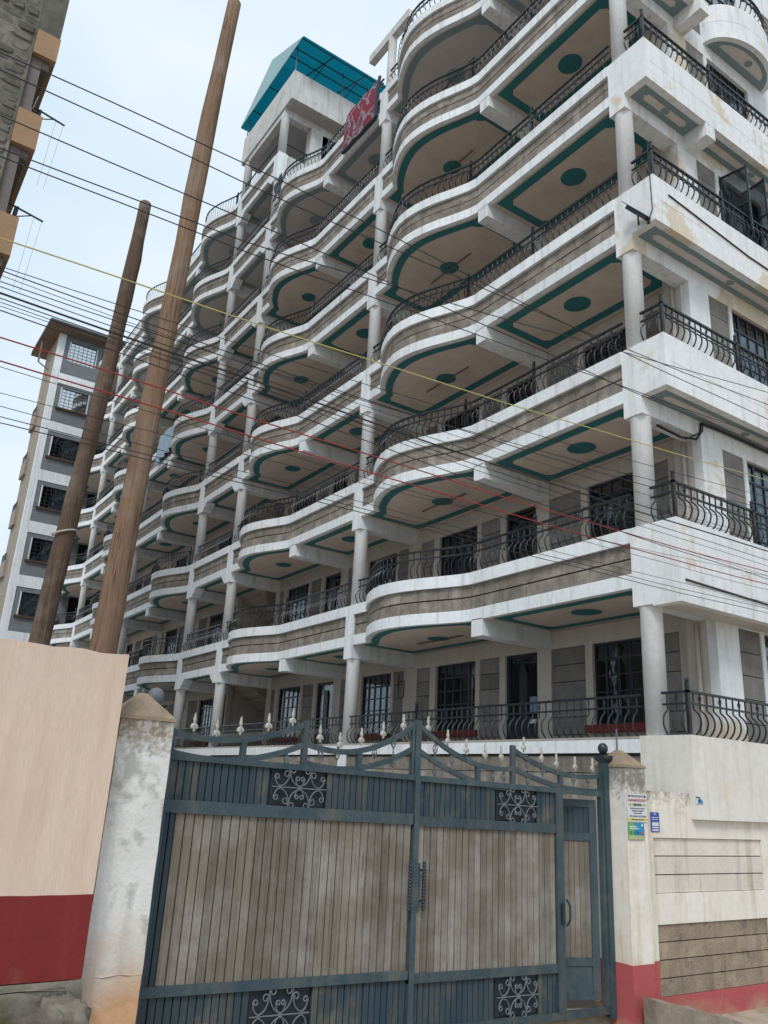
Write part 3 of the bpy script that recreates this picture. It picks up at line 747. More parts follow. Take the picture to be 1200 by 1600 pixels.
# --- stair tower and roof structures
zt0 = B(8)-.05
tw = obj('tower_parapet', MB().box(0, .14, 14.5, 18.72, zt0, zt0+1.28).box(.14, 3.2, 14.5, 14.64, zt0, zt0+1.28).box(.14, 3.2, 18.58, 18.72, zt0, zt0+1.28).box(3.06, 3.2, 14.64, 18.58, zt0, zt0+1.28), 'tower', BLD)
obj('tower_slab', MB().box(.02, 3.19, 14.52, 18.70, zt0+.01, zt0+.18), 'soffit_grey', BLD)
obj('tower_beam', MB().box(.05, 3.0, 15.08, 15.35, zt0-.30, zt0+.012), 'tower', BLD)
obj('tower_beam', MB().box(.05, .3, 15.36, 18.1, zt0-.26, zt0+.012), 'tower', BLD)
obj('tower_pier', MB().box(1.15, 1.5, 15.02, 15.38, B(6)+.1, zt0-.28), 'tower', BLD)
obj('tower_wall', MB().box(1.501, 4.7, 15.06, 15.3, B(6), zt0), 'tower', BLD)
obj('terrace_wall', MB().box(.3, 1.15, 15.10, 15.22, B(6)+.16, B(7)+.9), 'tower', BLD)
railing([(1.15, 15.15), (.3, 15.15)], B(7)+.9, plain=True, dia=False)
# canopy over the tower
ca = thing('rooftop_canopy', 'bright blue sheet-metal gable canopy on thin posts above the stair tower', 'canopy', (0, 16.4, zt0+1.28))
e0, e1, rz, ez, yr = -.12, 3.9, 28.75, 27.5, 16.45
th = .03
obj('roof_sheet', MB().add([(e0,13.75,ez),(e1,13.75,ez),(e1,yr,rz),(e0,yr,rz)],[(0,1,2,3)]), 'canopy', ca)
obj('roof_sheet', MB().add([(e0,yr,rz),(e1,yr,rz),(e1,19.0,ez-.1),(e0,19.0,ez-.1)],[(0,1,2,3)]), 'canopy', ca)
obj('gable_sheet', MB().add([(e0-.02,13.8,ez+.02),(e0-.02,18.95,ez-.1),(e0-.02,yr,rz+.02),(e0+.0,13.8,ez+.02),(e0+.0,18.95,ez-.1),(e0+.0,yr,rz+.02)],[(0,2,1),(3,4,5),(0,1,4,3),(1,2,5,4),(2,0,3,5)]), 'canopy_pale', ca)
for px in (.06, 2.0, 3.1):
    for py in (14.56, 18.62):
        obj('canopy_post', MB().tube([(px,py,zt0+1.27),(px,py,ez+.35)], .025, 6), 'iron_grey', ca)
for yy in (13.9, 14.7, 15.4, 17.2, 18.2):
    f = 1-abs(yy-yr)/(yr-13.75) if yy < yr else 1-(yy-yr)/(19-yr)
    zz = (ez if yy < yr else ez-.1)+f*(rz-ez)-.04
    obj('purlin', MB().tube([(e0+.02,yy,zz),(e1-.02,yy,zz)], .022, 5), 'navy', ca)
for xx in (1.2, 2.6):
    obj('rafter', MB().tube([(xx,13.8,ez-.02),(xx,yr,rz-.06),(xx,18.9,ez-.12)], .025, 5), 'navy', ca)
    obj('roof_tie', MB().tube([(xx,14.5,ez+.25),(xx,18.3,ez+.2)], .02, 5), 'navy', ca)

# =================================================================== things on the building
def sheet_cloth(name, pts_fn, nu, nv, m, th=.01):
    mb = MB()
    for s_ in (0, 1):
        for i in range(nu+1):
            for j in range(nv+1):
                x, y, z = pts_fn(i/nu, j/nv); mb.v.append((x-(th if s_ else 0), y, z))
    n1 = (nu+1)*(nv+1)
    for s_ in (0, 1):
        for i in range(nu):
            for j in range(nv):
                a = s_*n1+i*(nv+1)+j; q = (a, a+1, a+nv+2, a+nv+1); mb.f.append(q if s_ else q[::-1])
    return obj(name, mb, m, None, True)
zt6 = B(6)+1.44
def rugf(u, v):
    y = 8.42+u*1.75
    drop = [0, 1.32, 1.36][2]*v
    return (-.05-.035*math.sin(v*3.1)-.012*math.sin(u*17+v*3), y+.06*v, zt6+.02-drop-.02*math.sin(u*6))
rug = thing('hanging_rug', 'red and grey patterned rug hung over the top-floor balcony railing to air', 'rug', (-.08, 9.3, B(6)))
r_ = sheet_cloth('rug_field', rugf, 22, 16, 'rug'); r_.parent = rug; r_.matrix_parent_inverse = W[rug].inverted()
brd = MB()
for seg in ([rugf(i/20, 1) for i in range(21)], [rugf(0, i/12) for i in range(13)]):
    brd.tube([(x-.012, y, z) for x, y, z in seg], .05, 5)
obj('dark_border', brd, 'tarp', rug)
def clf(u, v):
    y = 21.95+u*1.65; zz = B(4)+1.46
    return (-.06-.05*v-.04*math.sin(u*21)*(.4+v), y+.05*math.sin(v*4), zz-v*(1.05+.25*u)-.03*math.sin(u*9))
tag(sheet_cloth('hanging_sheet', clf, 40, 10, 'cloth'), 'pale blue striped bedsheet drying over a balcony railing beside the thick pole', 'sheet')
def taf(u, v):
    a = R(150+u*50); return (-.45-.10*math.cos(u*3)*.6-.03*math.sin(v*9), 13.35+u*.8, B(6)+1.45-v*.75-.04*math.sin(u*12))
tag(sheet_cloth('hanging_tarp', taf, 14, 8, 'tarp'), 'bundled dark blue tarp hanging on the top balcony rail below the canopy', 'tarp')
fl = thing('floodlight', 'black floodlight fixed to the white corner parapet with a cable running up', 'lamp', (-.02, .05, 11.1))
def along(a, b, t): return tuple(a[i]+(b[i]-a[i])*t for i in range(3))
pa, pb_ = Vector((-.22, .30, 11.40)), Vector((-.09, -.05, 10.97))
d = (pb_-pa).normalized(); sx = d.cross(Vector((-1,0,0))).normalized(); nx = sx.cross(d).normalized()
def obox(mb, a, b, s0, s1, t0, t1):
    pts = []
    for t in (t0, t1):
        for (p, q) in ((a, s0), (b, s0), (b, s1), (a, s1)): pts.append(tuple(p+sx*q+nx*t))
    return mb.hexa(pts)
obj('lamp_housing', obox(MB(), pa+d*.12, pb_, -.02, .04, -.06, .06), 'black', fl)
obj('lamp_visor', obox(MB(), pa, pb_, -.03, -.02, -.075, .075), 'black', fl)
obj('bracket', MB().tube([tuple(pb_), (-.02, -.02, 10.93), (.0, .02, 10.96)], .018, 6).tube([tuple(pa.lerp(pb_, .6)), (-.01, .18, 11.02)], .014, 6), 'black', fl)
obj('cable', MB().tube([(-.05,-.05,11.0),(-.022,-.10,11.15),(-.022,-.09,11.9),(-.022,-.08,12.5)], .008, 5), 'wire', fl)
def tagw(o, l, c, g=None): return tag(o, l, c, g)
tagw(obj('cable_loop', MB().tube([(XP-.9,.45,B(2)-.295),(XP-.4,.40,B(2)-.36),(XP-.1,.33,B(2)-.33),(XP-.03,.30,B(2)-.22),(XP-.02,.29,B(2)-.05),(XP+.5,.28,B(2)-.03),(6,.28,B(2)-.035)], .02, 6).tube([(XP-.7,.44,B(2)-.30),(XP-.3,.38,B(2)-.37),(XP-.02,.27,B(2)-.2),(XP,.26,B(2)-.04)], .012, 5), 'wire'),
     'bundle of dark cables looping round the beam end below the second-floor balcony', 'cables')
tagw(obj('wall_cable', MB().tube([(.35,YB-.012,B(3)+.63),(2.5,YB-.012,B(3)+.45),(6,YB-.012,B(3)+.4)], .012, 5), 'wire'), 'dark cable clipped along the white parapet right of the floodlight', 'cable')
tagw(obj('wall_cable', MB().tube([(.1,YB-.012,B(1)+.0),(1.9,YB-.012,B(1)-.03),(6,YB-.012,B(1)-.1)], .014, 5), 'wire'), 'thick dark cable along the lowest white balcony front at the corner', 'cable')
bx = thing('meter_frame', 'thin rectangular conduit frame on the ground-floor wall beside a window', 'conduit', (VB, 8.5, 4.3))
obj('conduit', MB().tube([(VB-.01,8.62,4.75),(VB-.01,8.62,4.25),(VB-.01,8.40,4.25),(VB-.01,8.40,4.6),(VB-.01,8.60,4.6)], .01, 4), 'wire', bx)

# =================================================================== gate
GY = .1
def gz(x, z): return z + .018*(-1.4-x)
def tbox(mb, x0, x1, y0, y1, z0, z1):   # box that follows the gate's slight fall
    return mb.hexa([(x0,y0,gz(x0,z0)),(x1,y0,gz(x1,z0)),(x1,y1,gz(x1,z0)),(x0,y1,gz(x0,z0)),(x0,y0,gz(x0,z1)),(x1,y0,gz(x1,z1)),(x1,y1,gz(x1,z1)),(x0,y1,gz(x0,z1))])
def boards(parent, x0, x1, z0, z1, m, name, w=.088, y=.0, gaps=()):
    n = max(1, round((x1-x0)/w)); ww = (x1-x0)/n
    for i in range(n):
        a, b = x0+i*ww, x0+(i+1)*ww
        if any(a < g1-.02 and b > g0+.02 and not (z1 < h0+.01 or z0 > h1-.01) for g0, g1, h0, h1 in gaps): continue
        j = random.uniform(-.0025, .0025)
        obj(name, tbox(MB(), a+.0052, b-.0052, GY+.012+y+j, GY+.032+y+j, z0, z1), m, parent)
def spiral(cx, cz, r0, r1, a0, turns, n=16):
    out = []
    for i in range(n+1):
        t = i/n; a = R(a0+turns*360*t); r = r0+(r1-r0)*t; out.append((cx+r*math.cos(a), GY-.004, cz+r*math.sin(a)))
    return out
def cscroll(mb, cx, cz, w, h, rot, rad=.0055):
    """a C scroll: wide arc that curls in at both ends"""
    pts = []
    for i in range(33):
        t = -1+2*i/32; a = t*R(235)
        r = 1.0 if abs(t) < .55 else 1.0-(abs(t)-.55)/.45*.62
        x, z = r*math.cos(a), r*math.sin(a)
        if abs(t) > .55: x -= (abs(t)-.55)*-.0
        pts.append((x*w, z*h))
    c, s_ = math.cos(R(rot)), math.sin(R(rot))
    mb.tube([(cx+x*c-z*s_, GY-.006, gz(cx, cz)+x*s_+z*c) for x, z in pts], rad, 5)
def grille(parent, x0, x1, z0, z1):
    g_ = obj('grille', tbox(MB(), x0, x1, GY+.03, GY+.04, z0, z1), 'plate', parent)
    mb = MB(); cx, cz = (x0+x1)/2, (z0+z1)/2; w, h = (x1-x0), (z1-z0)
    def curl(px, pz, qx, qz, sgn, r):
        """stem from p to near q ending in a curl of radius r"""
        pts = []
        dx, dz = qx-px, qz-pz; L = math.hypot(dx, dz); ux, uz = dx/L, dz/L; nx_, nz_ = -uz*sgn, ux*sgn
        for i in range(9):
            t = i/8; b = math.sin(t*math.pi)*L*.16
            pts.append((px+dx*t-nx_*b, pz+dz*t-nz_*b))
        c0 = (qx+nx_*r, qz+nz_*r); a0 = math.atan2(-nz_, -nx_)
        for i in range(1, 15):
            t = i/14; a = a0+sgn*t*R(430); rr = r*(1-.55*t); pts.append((c0[0]+rr*math.cos(a), c0[1]+rr*math.sin(a)))
        mb.tube([(x, GY-.004, gz(x, z)) for x, z in pts], .0062, 5)
    mb.tube([(x0, GY-.004, gz(x0, cz)), (x1, GY-.004, gz(x1, cz))], .006, 5)
    for sx_ in (-1, 1):
        for sz in (-1, 1):
            curl(cx, cz+sz*.01, cx+sx_*w*.19, cz+sz*h*.40, sx_*sz, .036)
            curl(cx, cz+sz*.01, cx+sx_*w*.075, cz+sz*h*.2, -sx_*sz*-1, .022)
            curl(cx+sx_*w*.38, cz+sz*.006, cx+sx_*w*.21, cz+sz*h*.28, -sx_*sz, .034)
            curl(cx+sx_*w*.34, cz+sz*.006, cx+sx_*w*.455, cz+sz*h*.22, sx_*sz, .026)
    mb.lathe(cx, GY, [(.001,0)], 3) if False else None
    mb.tube([(cx, GY-.016, gz(cx,cz)), (cx, GY+.01, gz(cx,cz))], .022, 10)
    obj('scrollwork', mb, 'iron_grey', g_)
def fleur(parent, x, zc, sc=.86):
    """spear finial with two curled side leaves; zc = world height of the base"""
    P_ = [(0,.17),(.010,.135),(.017,.10),(.011,.078),(.009,.068),(.022,.062),(.036,.046),(.040,.028),(.032,.014),(.024,.020),(.027,.034),(.018,.044),(.010,.040),(.008,.02),(.014,.008),(.008,-.012),(0,-.022)]
    pl = [(a*sc, b*sc) for a, b in P_] + [(-a*sc, b*sc) for a, b in P_[-2:0:-1]]
    n = len(pl); mb = MB()
    # ridge in the middle so that it is not a flat card
    ring = [(x+a, GY+.012, zc+b) for a, b in pl]
    back = [(x+a, GY+.026, zc+b) for a, b in pl]
    cf = [(x+a*.35, GY+.004, zc+b*.97+.002) for a, b in pl]; cb_ = [(x+a*.35, GY+.034, zc+b*.97+.002) for a, b in pl]
    o = 0; mb.v = ring+back+cf+cb_
    for i in range(n):
        j = (i+1) % n
        mb.f += [(i, n+i, n+j, j), (2*n+i, i, j, 2*n+j), (n+i, 3*n+i, 3*n+j, n+j)]
    mb.f += [tuple(range(2*n, 3*n)), tuple(range(4*n-1, 3*n-1, -1))]
    return obj('finial', mb, 'silver', parent)
def basket(parent, x, z, h=.11, r=.026):
    mb = MB()
    for k in range(6):
        a = k*math.pi/3; pts = []
        for i in range(7):
            t = i/6; rr = r*math.sin(math.pi*t); aa = a+t*1.6; pts.append((x+rr*math.cos(aa), GY+.02+rr*math.sin(aa), z-h/2+h*t))
        mb.tube(pts, .004, 4, False)
    mb.tube([(x, GY+.02, z-h*.9), (x, GY+.02, z-h*.45)], .006, 4).tube([(x, GY+.02, z+h*.45), (x, GY+.02, z+h*.9)], .006, 4)
    obj('basket_ornament', mb, 'iron_grey', parent)
def curve3(p0, p1, p2, n=14):    # smooth curve through three (x,z) points, quadratic in x
    (xa,za),(xb,zb),(xc,zc) = p0,p1,p2; out = []
    for i in range(n+1):
        x = xa+(xc-xa)*i/n
        z = za*(x-xb)*(x-xc)/((xa-xb)*(xa-xc)) + zb*(x-xa)*(x-xc)/((xb-xa)*(xb-xc)) + zc*(x-xa)*(x-xb)/((xc-xa)*(xc-xb))
        out.append((x, z))
    return out
def arch(parent, p0, p1, p2, w=.05):
    pts = curve3(p0, p1, p2); mb = MB()
    for (xa, za), (xb, zb) in zip(pts, pts[1:]):
        mb.hexa([(xa,GY,za-w),(xb,GY,zb-w),(xb,GY+.04,zb-w),(xa,GY+.04,za-w),(xa,GY,za),(xb,GY,zb),(xb,GY+.04,zb),(xa,GY+.04,za)])
    obj('curved_bar', mb, 'blue', parent); return pts
def zat(pts, x):
    for (a, za), (b, zb) in zip(pts, pts[1:]):
        if min(a,b) <= x <= max(a,b): return za+(zb-za)*(x-a)/(b-a)
    return pts[-1][1]
def leaf(name, label, x0, x1, stile0, stile1, frame, panels, grl, arches, posts, fins, bsk, group):
    t = thing(name, label, 'gate', ((x0+x1)/2, GY, .15), group)
    for q in frame: obj(q[4], tbox(MB(), q[0], q[1], GY-.012 if len(q) < 6 else GY+q[5], GY+.045, q[2], q[3]), 'blue', t)
    for q in panels:
        obj('gap_light_blocker', tbox(MB(), q[0]-.004, q[1]+.004, GY+.0405, GY+.0435, q[2]-.01, q[3]+.01), 'plate', t)  # added dark sheet, stops light leaking through the board gaps
        boards(t, *q[:4], q[4], q[5], gaps=[(*r,) for r in grl], w=q[6])
    for r in grl: grille(t, *r)
    tops = []
    for i, a in enumerate(arches):
        p = arch(t, *a)
        if i % 2 == 0: tops.append(p)
    for (x, za, zb, w) in posts: obj('upright', MB().box(x-w, x+w, GY-.004, GY+.044, za, zb), 'blue', t)
    for (x, zc) in fins: fleur(t, x, zc-.072)
    for (x, zc) in bsk: basket(t, x, zc)
    return t
BG = 'leaves of the blue gate'
L0, L1 = -6.66, -4.125
g1 = (-5.68, -5.13, 2.02, 2.325); g3 = (-5.70, -5.14, .20, .585)
GL = leaf('gate_leaf', 'left gate leaf with the wider wooden plank panel, next to the stained pillar', L0, L1, 0, 0,
     [(L0, L1, 2.325, 2.375, 'top_rail'), (L0, L1, 1.915, 2.015, 'middle_rail'), (L0, L1, .585, .66, 'lower_rail'), (L0, L1, .12, .19, 'bottom_rail'),
      (L0, L0+.035, .19, 2.62-.09, 'stile', -.010)],
     [(L0+.035, L1-.01, 2.015, 2.325, 'blueb', 'painted_board', .066), (L0+.035, L0+.135, .66, 1.915, 'blueb', 'painted_board', .05), (L0+.135, L1-.01, .66, 1.915, 'wood', 'plank', .083), (L0+.035, L1-.01, .19, .585, 'blueb', 'painted_board', .066)],
     [g1, g3],
     [((-6.65,2.665),(-6.03,2.645),(-5.38,2.83)), ((-6.64,2.505),(-6.05,2.475),(-5.40,2.64)), ((-5.36,2.66),(-4.80,2.63),(-4.13,2.93)), ((-5.36,2.49),(-4.79,2.475),(-4.14,2.70))],
     [(-5.375, 2.42, 2.84, .025), (-5.985, 2.44, 2.63, .024), (-4.775, 2.44, 2.62, .024), (-6.645, 2.44, 2.67, .02), (-4.145, 2.40, 2.90, .018)],
     [(-6.46,2.74),(-6.25,2.70),(-6.03,2.745),(-5.76,2.80),(-5.52,2.865),(-5.22,2.74),(-5.0,2.69),(-4.76,2.75),(-4.51,2.83),(-4.27,2.925)],
     [(-5.55,2.48),(-5.2,2.57),(-5.02,2.56),(-4.6,2.60),(-4.38,2.71),(-4.38,2.53)], BG)
R0, R1 = -4.115, -2.07; RE = -1.40
g2 = (-3.02, -2.46, 2.00, 2.32); g4 = (-3.02, -2.46, .20, .54)
GR = leaf('gate_leaf', 'right gate leaf with narrower plank panel, frame reaching over the small door', R0, RE, 0, 0,
     [(R0, RE, 2.32, 2.375, 'top_rail'), (R0, R1-.1, 1.905, 1.995, 'middle_rail'), (R0, R1-.1, .55, .63, 'lower_rail'), (R0, RE, .12, .185, 'bottom_rail'),
      (R0, R0+.06, .185, 2.32, 'stile', -.016), (R1-.11, R1, .185, 2.32, 'stile', -.016), (RE-.05, RE, .185, 2.32, 'stile', -.016)],
     [(R0+.06, R1-.11, 1.995, 2.32, 'blueb', 'painted_board', .066), (R0+.06, R1-.11, .63, 1.905, 'wood', 'plank', .083), (R0+.06, R1-.11, .185, .55, 'blueb', 'painted_board', .066)],
     [g2, g4],
     [((-4.07,2.93),(-3.41,2.62),(-2.82,2.575)), ((-4.08,2.69),(-3.4,2.44),(-2.82,2.375)), ((-2.77,2.77),(-2.14,2.58),(-1.40,2.575)), ((-2.77,2.58),(-2.1,2.43),(-1.40,2.41))],
     [(-4.095, 2.36, 2.955, .04), (-2.795, 2.36, 2.80, .024), (-3.29, 2.40, 2.57, .024), (-2.07, 2.41, 2.55, .024), (-1.42, 2.36, 2.58, .02)],
     [(-3.96,2.93),(-3.70,2.82),(-3.45,2.745),(-3.19,2.715),(-2.96,2.71),(-2.63,2.825),(-2.36,2.735),(-2.13,2.685),(-1.83,2.67),(-1.54,2.67)],
     [(-3.86,2.69),(-3.64,2.60),(-3.86,2.48),(-3.08,2.47),(-2.92,2.47),(-2.58,2.62),(-2.58,2.45),(-2.35,2.56),(-1.86,2.50),(-1.62,2.50)], BG)
# wicket door, a little ajar inwards
wd = thing('wicket_door', 'narrow plank pedestrian door standing slightly ajar in the right gate leaf', 'door', (-1.42, .15, .2))
hin = Matrix.Translation((-1.50, GY+.03, 0)) @ Matrix.Rotation(R(-19), 4, 'Z')
def wpart(name, mb, m): return link(name, mb.mesh(name), MT[m], wd, hin)
ww = .585
wpart('door_frame', MB().box(-ww, 0, -.012, .03, 2.2, 2.28).box(-ww, 0, -.012, .03, 1.84, 1.92).box(-ww, 0, -.012, .03, .58, .66).box(-ww, 0, -.012, .03, .255, .30).box(-ww, -ww+.04, -.011, .029, .30, 2.2).box(-.09, 0, -.011, .029, .30, 2.2), 'blue')
for i in range(7):
    a = -ww+.04+i*(ww-.13)/7; b = a+(ww-.13)/7
    wpart('plank', MB().box(a+.003, b-.003, .0, .02, .66, 1.84), 'wood')
    wpart('painted_board', MB().box(a+.003, b-.003, .0, .02, 1.92, 2.2), 'blueb')
wpart('kick_panel', MB().box(-ww+.04, -.09, .0, .015, .30, .58), 'blue')
# lock plate and spiral pull handles at the meeting stiles
lk = obj('lock_plate', MB().box(-4.14, -4.03, GY-.022, GY-.0165, 1.23, 1.62), 'blue', GR)
for xx in (-4.165, -4.0):
    mb = MB(); n = 15
    prof = []
    for i in range(n):
        z0_ = 1.21+i*.029; prof += [(.011, z0_), (.018, z0_+.008), (.018, z0_+.016), (.011, z0_+.024)]
    mb.lathe(xx, GY-.045, prof, 10)
    obj('pull_handle', mb, 'navy', GR if xx > -4.1 else GL, True)
obj('handle_bracket', MB().box(-4.03, -3.98, GY-.05, GY-.02, 1.55, 1.57).box(-4.03, -3.98, GY-.05, GY-.02, 1.28, 1.30), 'navy', GR)
obj('latch', MB().box(-2.13, -2.09, GY-.04, GY-.016, 1.02, 1.22).tube([(-2.06,GY-.03,1.0),(-2.04,GY-.06,1.06),(-2.04,GY-.06,1.2),(-2.06,GY-.03,1.26)], .012, 6), 'navy', GR)
# right gate post with ball
gp = thing('gate_post', 'slim dark blue steel gate post topped by a ball beside the cream pillar', 'post', (-1.3, GY, .1))
obj('shaft', MB().box(-1.397, -1.317, GY-.03, GY+.05, .08, 2.74), 'blue', gp)
obj('post_cap', MB().box(-1.432, -1.282, GY-.065, GY+.09, 2.745, 2.785).hexa([(-1.407,GY-.04,2.71),(-1.307,GY-.04,2.71),(-1.307,GY+.065,2.71),(-1.407,GY+.065,2.71),(-1.43,GY-.062,2.745),(-1.284,GY-.062,2.745),(-1.284,GY+.088,2.745),(-1.43,GY+.088,2.745)]), 'navy', gp)
obj('ball_finial', MB().lathe(-1.357, GY+.012, [(.022,2.785),(.022,2.80),(.04,2.812),(.055,2.835),(.06,2.862),(.055,2.889),(.04,2.912),(.02,2.924),(.001,2.927)], 16), 'navy', gp, True)
gp = thing('gate_post', 'blue steel gate post with a grey ball half hidden behind the stained left pillar', 'post', (-6.75, .4, .1))
obj('shaft', MB().box(-6.78, -6.68, .35, .45, .08, 2.82), 'blue', gp)
obj('ball_finial', MB().lathe(-6.73, .40, [(.02,2.82),(.02,2.85),(.04,2.865),(.065,2.895),(.072,2.935),(.065,2.975),(.04,3.005),(.001,3.015)], 16), 'iron_grey', gp, True)
obj('ground_sill', MB(), 'concrete') if False else None
tag(obj('door_sill', MB().box(-4.2, -1.25, GY+.06, GY+.8, .0, .165), 'kerb'), 'cement sill inside the gate seen below the ajar small door', 'sill')

# =================================================================== pillars and walls
def jag(mb_pts, a): return mb_pts
def pillar(name, label, x0, x1, y0, y1, zt, za, m, capm, redz=None, moss=True, ov=.012):
    t = thing(name, label, 'pillar', ((x0+x1)/2, (y0+y1)/2, 0))
    zb = 0
    if redz:
        obj('painted_base', MB().box(x0-.002, x1+.002, y0-.002, y1, 0, redz), 'red_low', t); zb = redz
    sh = MB(); n = 14   # slightly uneven hand-plastered shaft
    zs = [zb+(zt-.0-zb)*i/n for i in range(n+1)]
    for i, z in enumerate(zs):
        j = [random.uniform(-.004,.004) for _ in range(8)]
        sh.v += [(x0+j[0],y0+j[1],z),(x1+j[2],y0+j[3],z),(x1+j[4],y1+j[5],z),(x0+j[6],y1+j[7],z)]
    for i in range(n):
        for k in range(4): sh.f.append((4*i+k, 4*i+(k+1)%4, 4*i+4+(k+1)%4, 4*i+4+k))
    sh.f += [(3,2,1,0),(4*n,4*n+1,4*n+2,4*n+3)]
    obj('shaft', sh, m, t)
    cx, cy = (x0+x1)/2, (y0+y1)/2
    c = MB().hexa([(x0-ov,y0-ov,zt),(x1+ov,y0-ov,zt),(x1+ov,y1+ov,zt),(x0-ov,y1+ov,zt),(x0-ov*.7,y0-ov*.7,zt+.025),(x1+ov*.7,y0-ov*.7,zt+.025),(x1+ov*.7,y1+ov*.7,zt+.025),(x0-ov*.7,y1+ov*.7,zt+.025)])
    c.hexa([(x0-ov*.5,y0-ov*.5,zt+.026),(x1+ov*.5,y0-ov*.5,zt+.026),(x1+ov*.5,y1+ov*.5,zt+.026),(x0-ov*.5,y1+ov*.5,zt+.026),(cx-.03,cy-.03,za),(cx+.03,cy-.03,za),(cx+.03,cy+.03,za),(cx-.03,cy+.03,za)])
    obj('cap', c, capm, t)
    return t, cx, cy
pl, cx, cy = pillar('gate_pillar', 'thick white left gate pillar with peeling grey stains and orange mud at the foot', -7.17, -6.735, -.15, .3, 2.70, 2.92, 'pillar', 'cap')
obj('iron_stub', MB().tube([(cx,cy,2.9),(cx,cy,2.96)], .012, 5), 'iron_grey', pl)
pr, cx, cy = pillar('gate_pillar', 'narrow cream right gate pillar with pointed cap, notices and a red painted base', -1.312, -.955, -.16, .3, 2.66, 2.86, 'cream', 'cap', .62)
obj('iron_stub', MB().tube([(-1.0,.2,2.7),(-1.0,.2,3.12)], .011, 5), 'iron_grey', pr)

# compound wall under the building, right of the gate
wl = thing('compound_wall', 'cream plastered wall with recessed stone panels and a red foot right of the gate', 'wall', (1.2, .05, 0))
X0, X1, YF = -.955, 4.2, -.07
holes = [(-.75, 1.42, 1.30, 1.90), (-.75, 1.42, .25, .98), (1.62, 3.8, 1.30, 1.90), (1.62, 3.8, .25, .98)]
mb = MB(); wall_cells(mb, None, X0, X1, .62, 2.42, [(a,b,max(c,.62),d_) for a,b,c,d_ in holes], lambda m, a, b, c, d_: m.box(a, b, YF, YF+.2, c, d_))
obj('plaster', mb, 'cream', wl)
mb = MB(); wall_cells(mb, None, X0, X1, 0, .62, [(a,b,c,min(d_,.62)) for a,b,c,d_ in holes if c < .6], lambda m, a, b, c, d_: m.box(a, b, YF, YF+.2, c, d_))
obj('red_foot', mb, 'red_low', wl)
PW = Ax('Bw', YF)
for (a, b, c, d_) in holes:
    obj('panel_backing', PW.box(MB(), a-.02, b+.02, .07, .19, c-.02, d_+.02), 'dark_joint', wl)
    n = 3 if c > 1 else 4; h = (d_-c)/n
    for i in range(n):
        obj('stone_course', PW.box(MB(), a+.004, b-.004, .018+random.uniform(-.004,.006), .08, c+i*h+.006, c+(i+1)*h-.006), 'wstone' if c > 1 else 'bstone', wl)

# peach wall on the left
pw = thing('boundary_wall', 'peach plastered wall with a dark red dado left of the gate pillar', 'wall', (-9.5, -.2, .9))
px0, px1, py0, py1 = -14, -7.225, -.30, -.08
def wavy_top(mb, z0, zt, n=60, wob=.006):
    o = len(mb.v)
    for i in range(n+1):
        x = px0+(px1-px0)*i/n; z = zt+wob*math.sin(i*1.7)+random.uniform(-wob*.7,wob*.7)
        mb.v += [(x,py0,z0),(x,py0,z),(x,py1,z),(x,py1,z0)]
    for i in range(n):
        a = o+4*i
        mb.f += [(a,a+4,a+5,a+1),(a+1,a+5,a+6,a+2),(a+2,a+6,a+7,a+3),(a+3,a+7,a+4,a)]
    mb.f += [(o,o+1,o+2,o+3),(o+4*n+3,o+4*n+2,o+4*n+1,o+4*n)]
    return mb
obj('plaster', wavy_top(MB(), .935, 3.16), 'peach', pw)
py0 -= .004; px1 += .003
obj('red_dado', wavy_top(MB(), .93, 1.462, 90, .0012), 'dado', pw)
px1 -= .003
def lumpy(x0, x1, y0, y1, z0, z1, nx, ny, nz, amp, seed):
    bm = bmesh.new(); rnd = random.Random(seed)
    bmesh.ops.create_cube(bm, size=1)
    bmesh.ops.subdivide_edges(bm, edges=bm.edges[:], cuts=8, use_grid_fill=True)
    for v in bm.verts:
        v.co = Vector((x0+(v.co.x+.5)*(x1-x0), y0+(v.co.y+.5)*(y1-y0), z0+(v.co.z+.5)*(z1-z0)))
        v.co += Vector((rnd.uniform(-amp,amp), rnd.uniform(-amp,amp), rnd.uniform(-amp,amp)))
    m = MB(); m.v = [tuple(v.co) for v in bm.verts]; bm.verts.index_update(); m.f = [tuple(v.index for v in f.verts) for f in bm.faces]; bm.free(); return m
obj('footing', lumpy(px0, px1+.02, -.34, .1, .0, .925, 8, 3, 3, .012, 3), 'rubble', pw, True)
dr = thing('drain_ledge', 'rough grey concrete ledge with a hollow at the foot of the peach wall', 'ledge', (-7.8, -.6, 0))
obj('ledge_back', lumpy(-10, -7.35, -.42, -.33, .3, .90, 8, 3, 3, .014, 5), 'rubble', dr, True)
obj('ledge_side', lumpy(-7.50, -7.28, -.80, -.34, .3, .86, 3, 3, 3, .016, 6), 'rubble', dr, True)
obj('ledge_front', lumpy(-10, -7.40, -.92, -.74, .2, .76, 8, 3, 3, .022, 7), 'rubble', dr, True)
obj('ledge_floor', lumpy(-10, -7.45, -.78, -.40, .2, .62, 8, 3, 3, .02, 8), 'rubble', dr, True)
mb = lumpy(-7.27, -6.738, -.20, -.10, 0, .90, 4, 3, 3, .006, 9)
mb.v = [(x, y+(.08*max(0, (z-.3)/.65) if y < -.16 else 0), z) for x, y, z in mb.v]
tag(obj('mud_heap', mb, 'pillar'), 'orange mud plaster swelling at the foot of the left gate pillar', 'plaster heap')
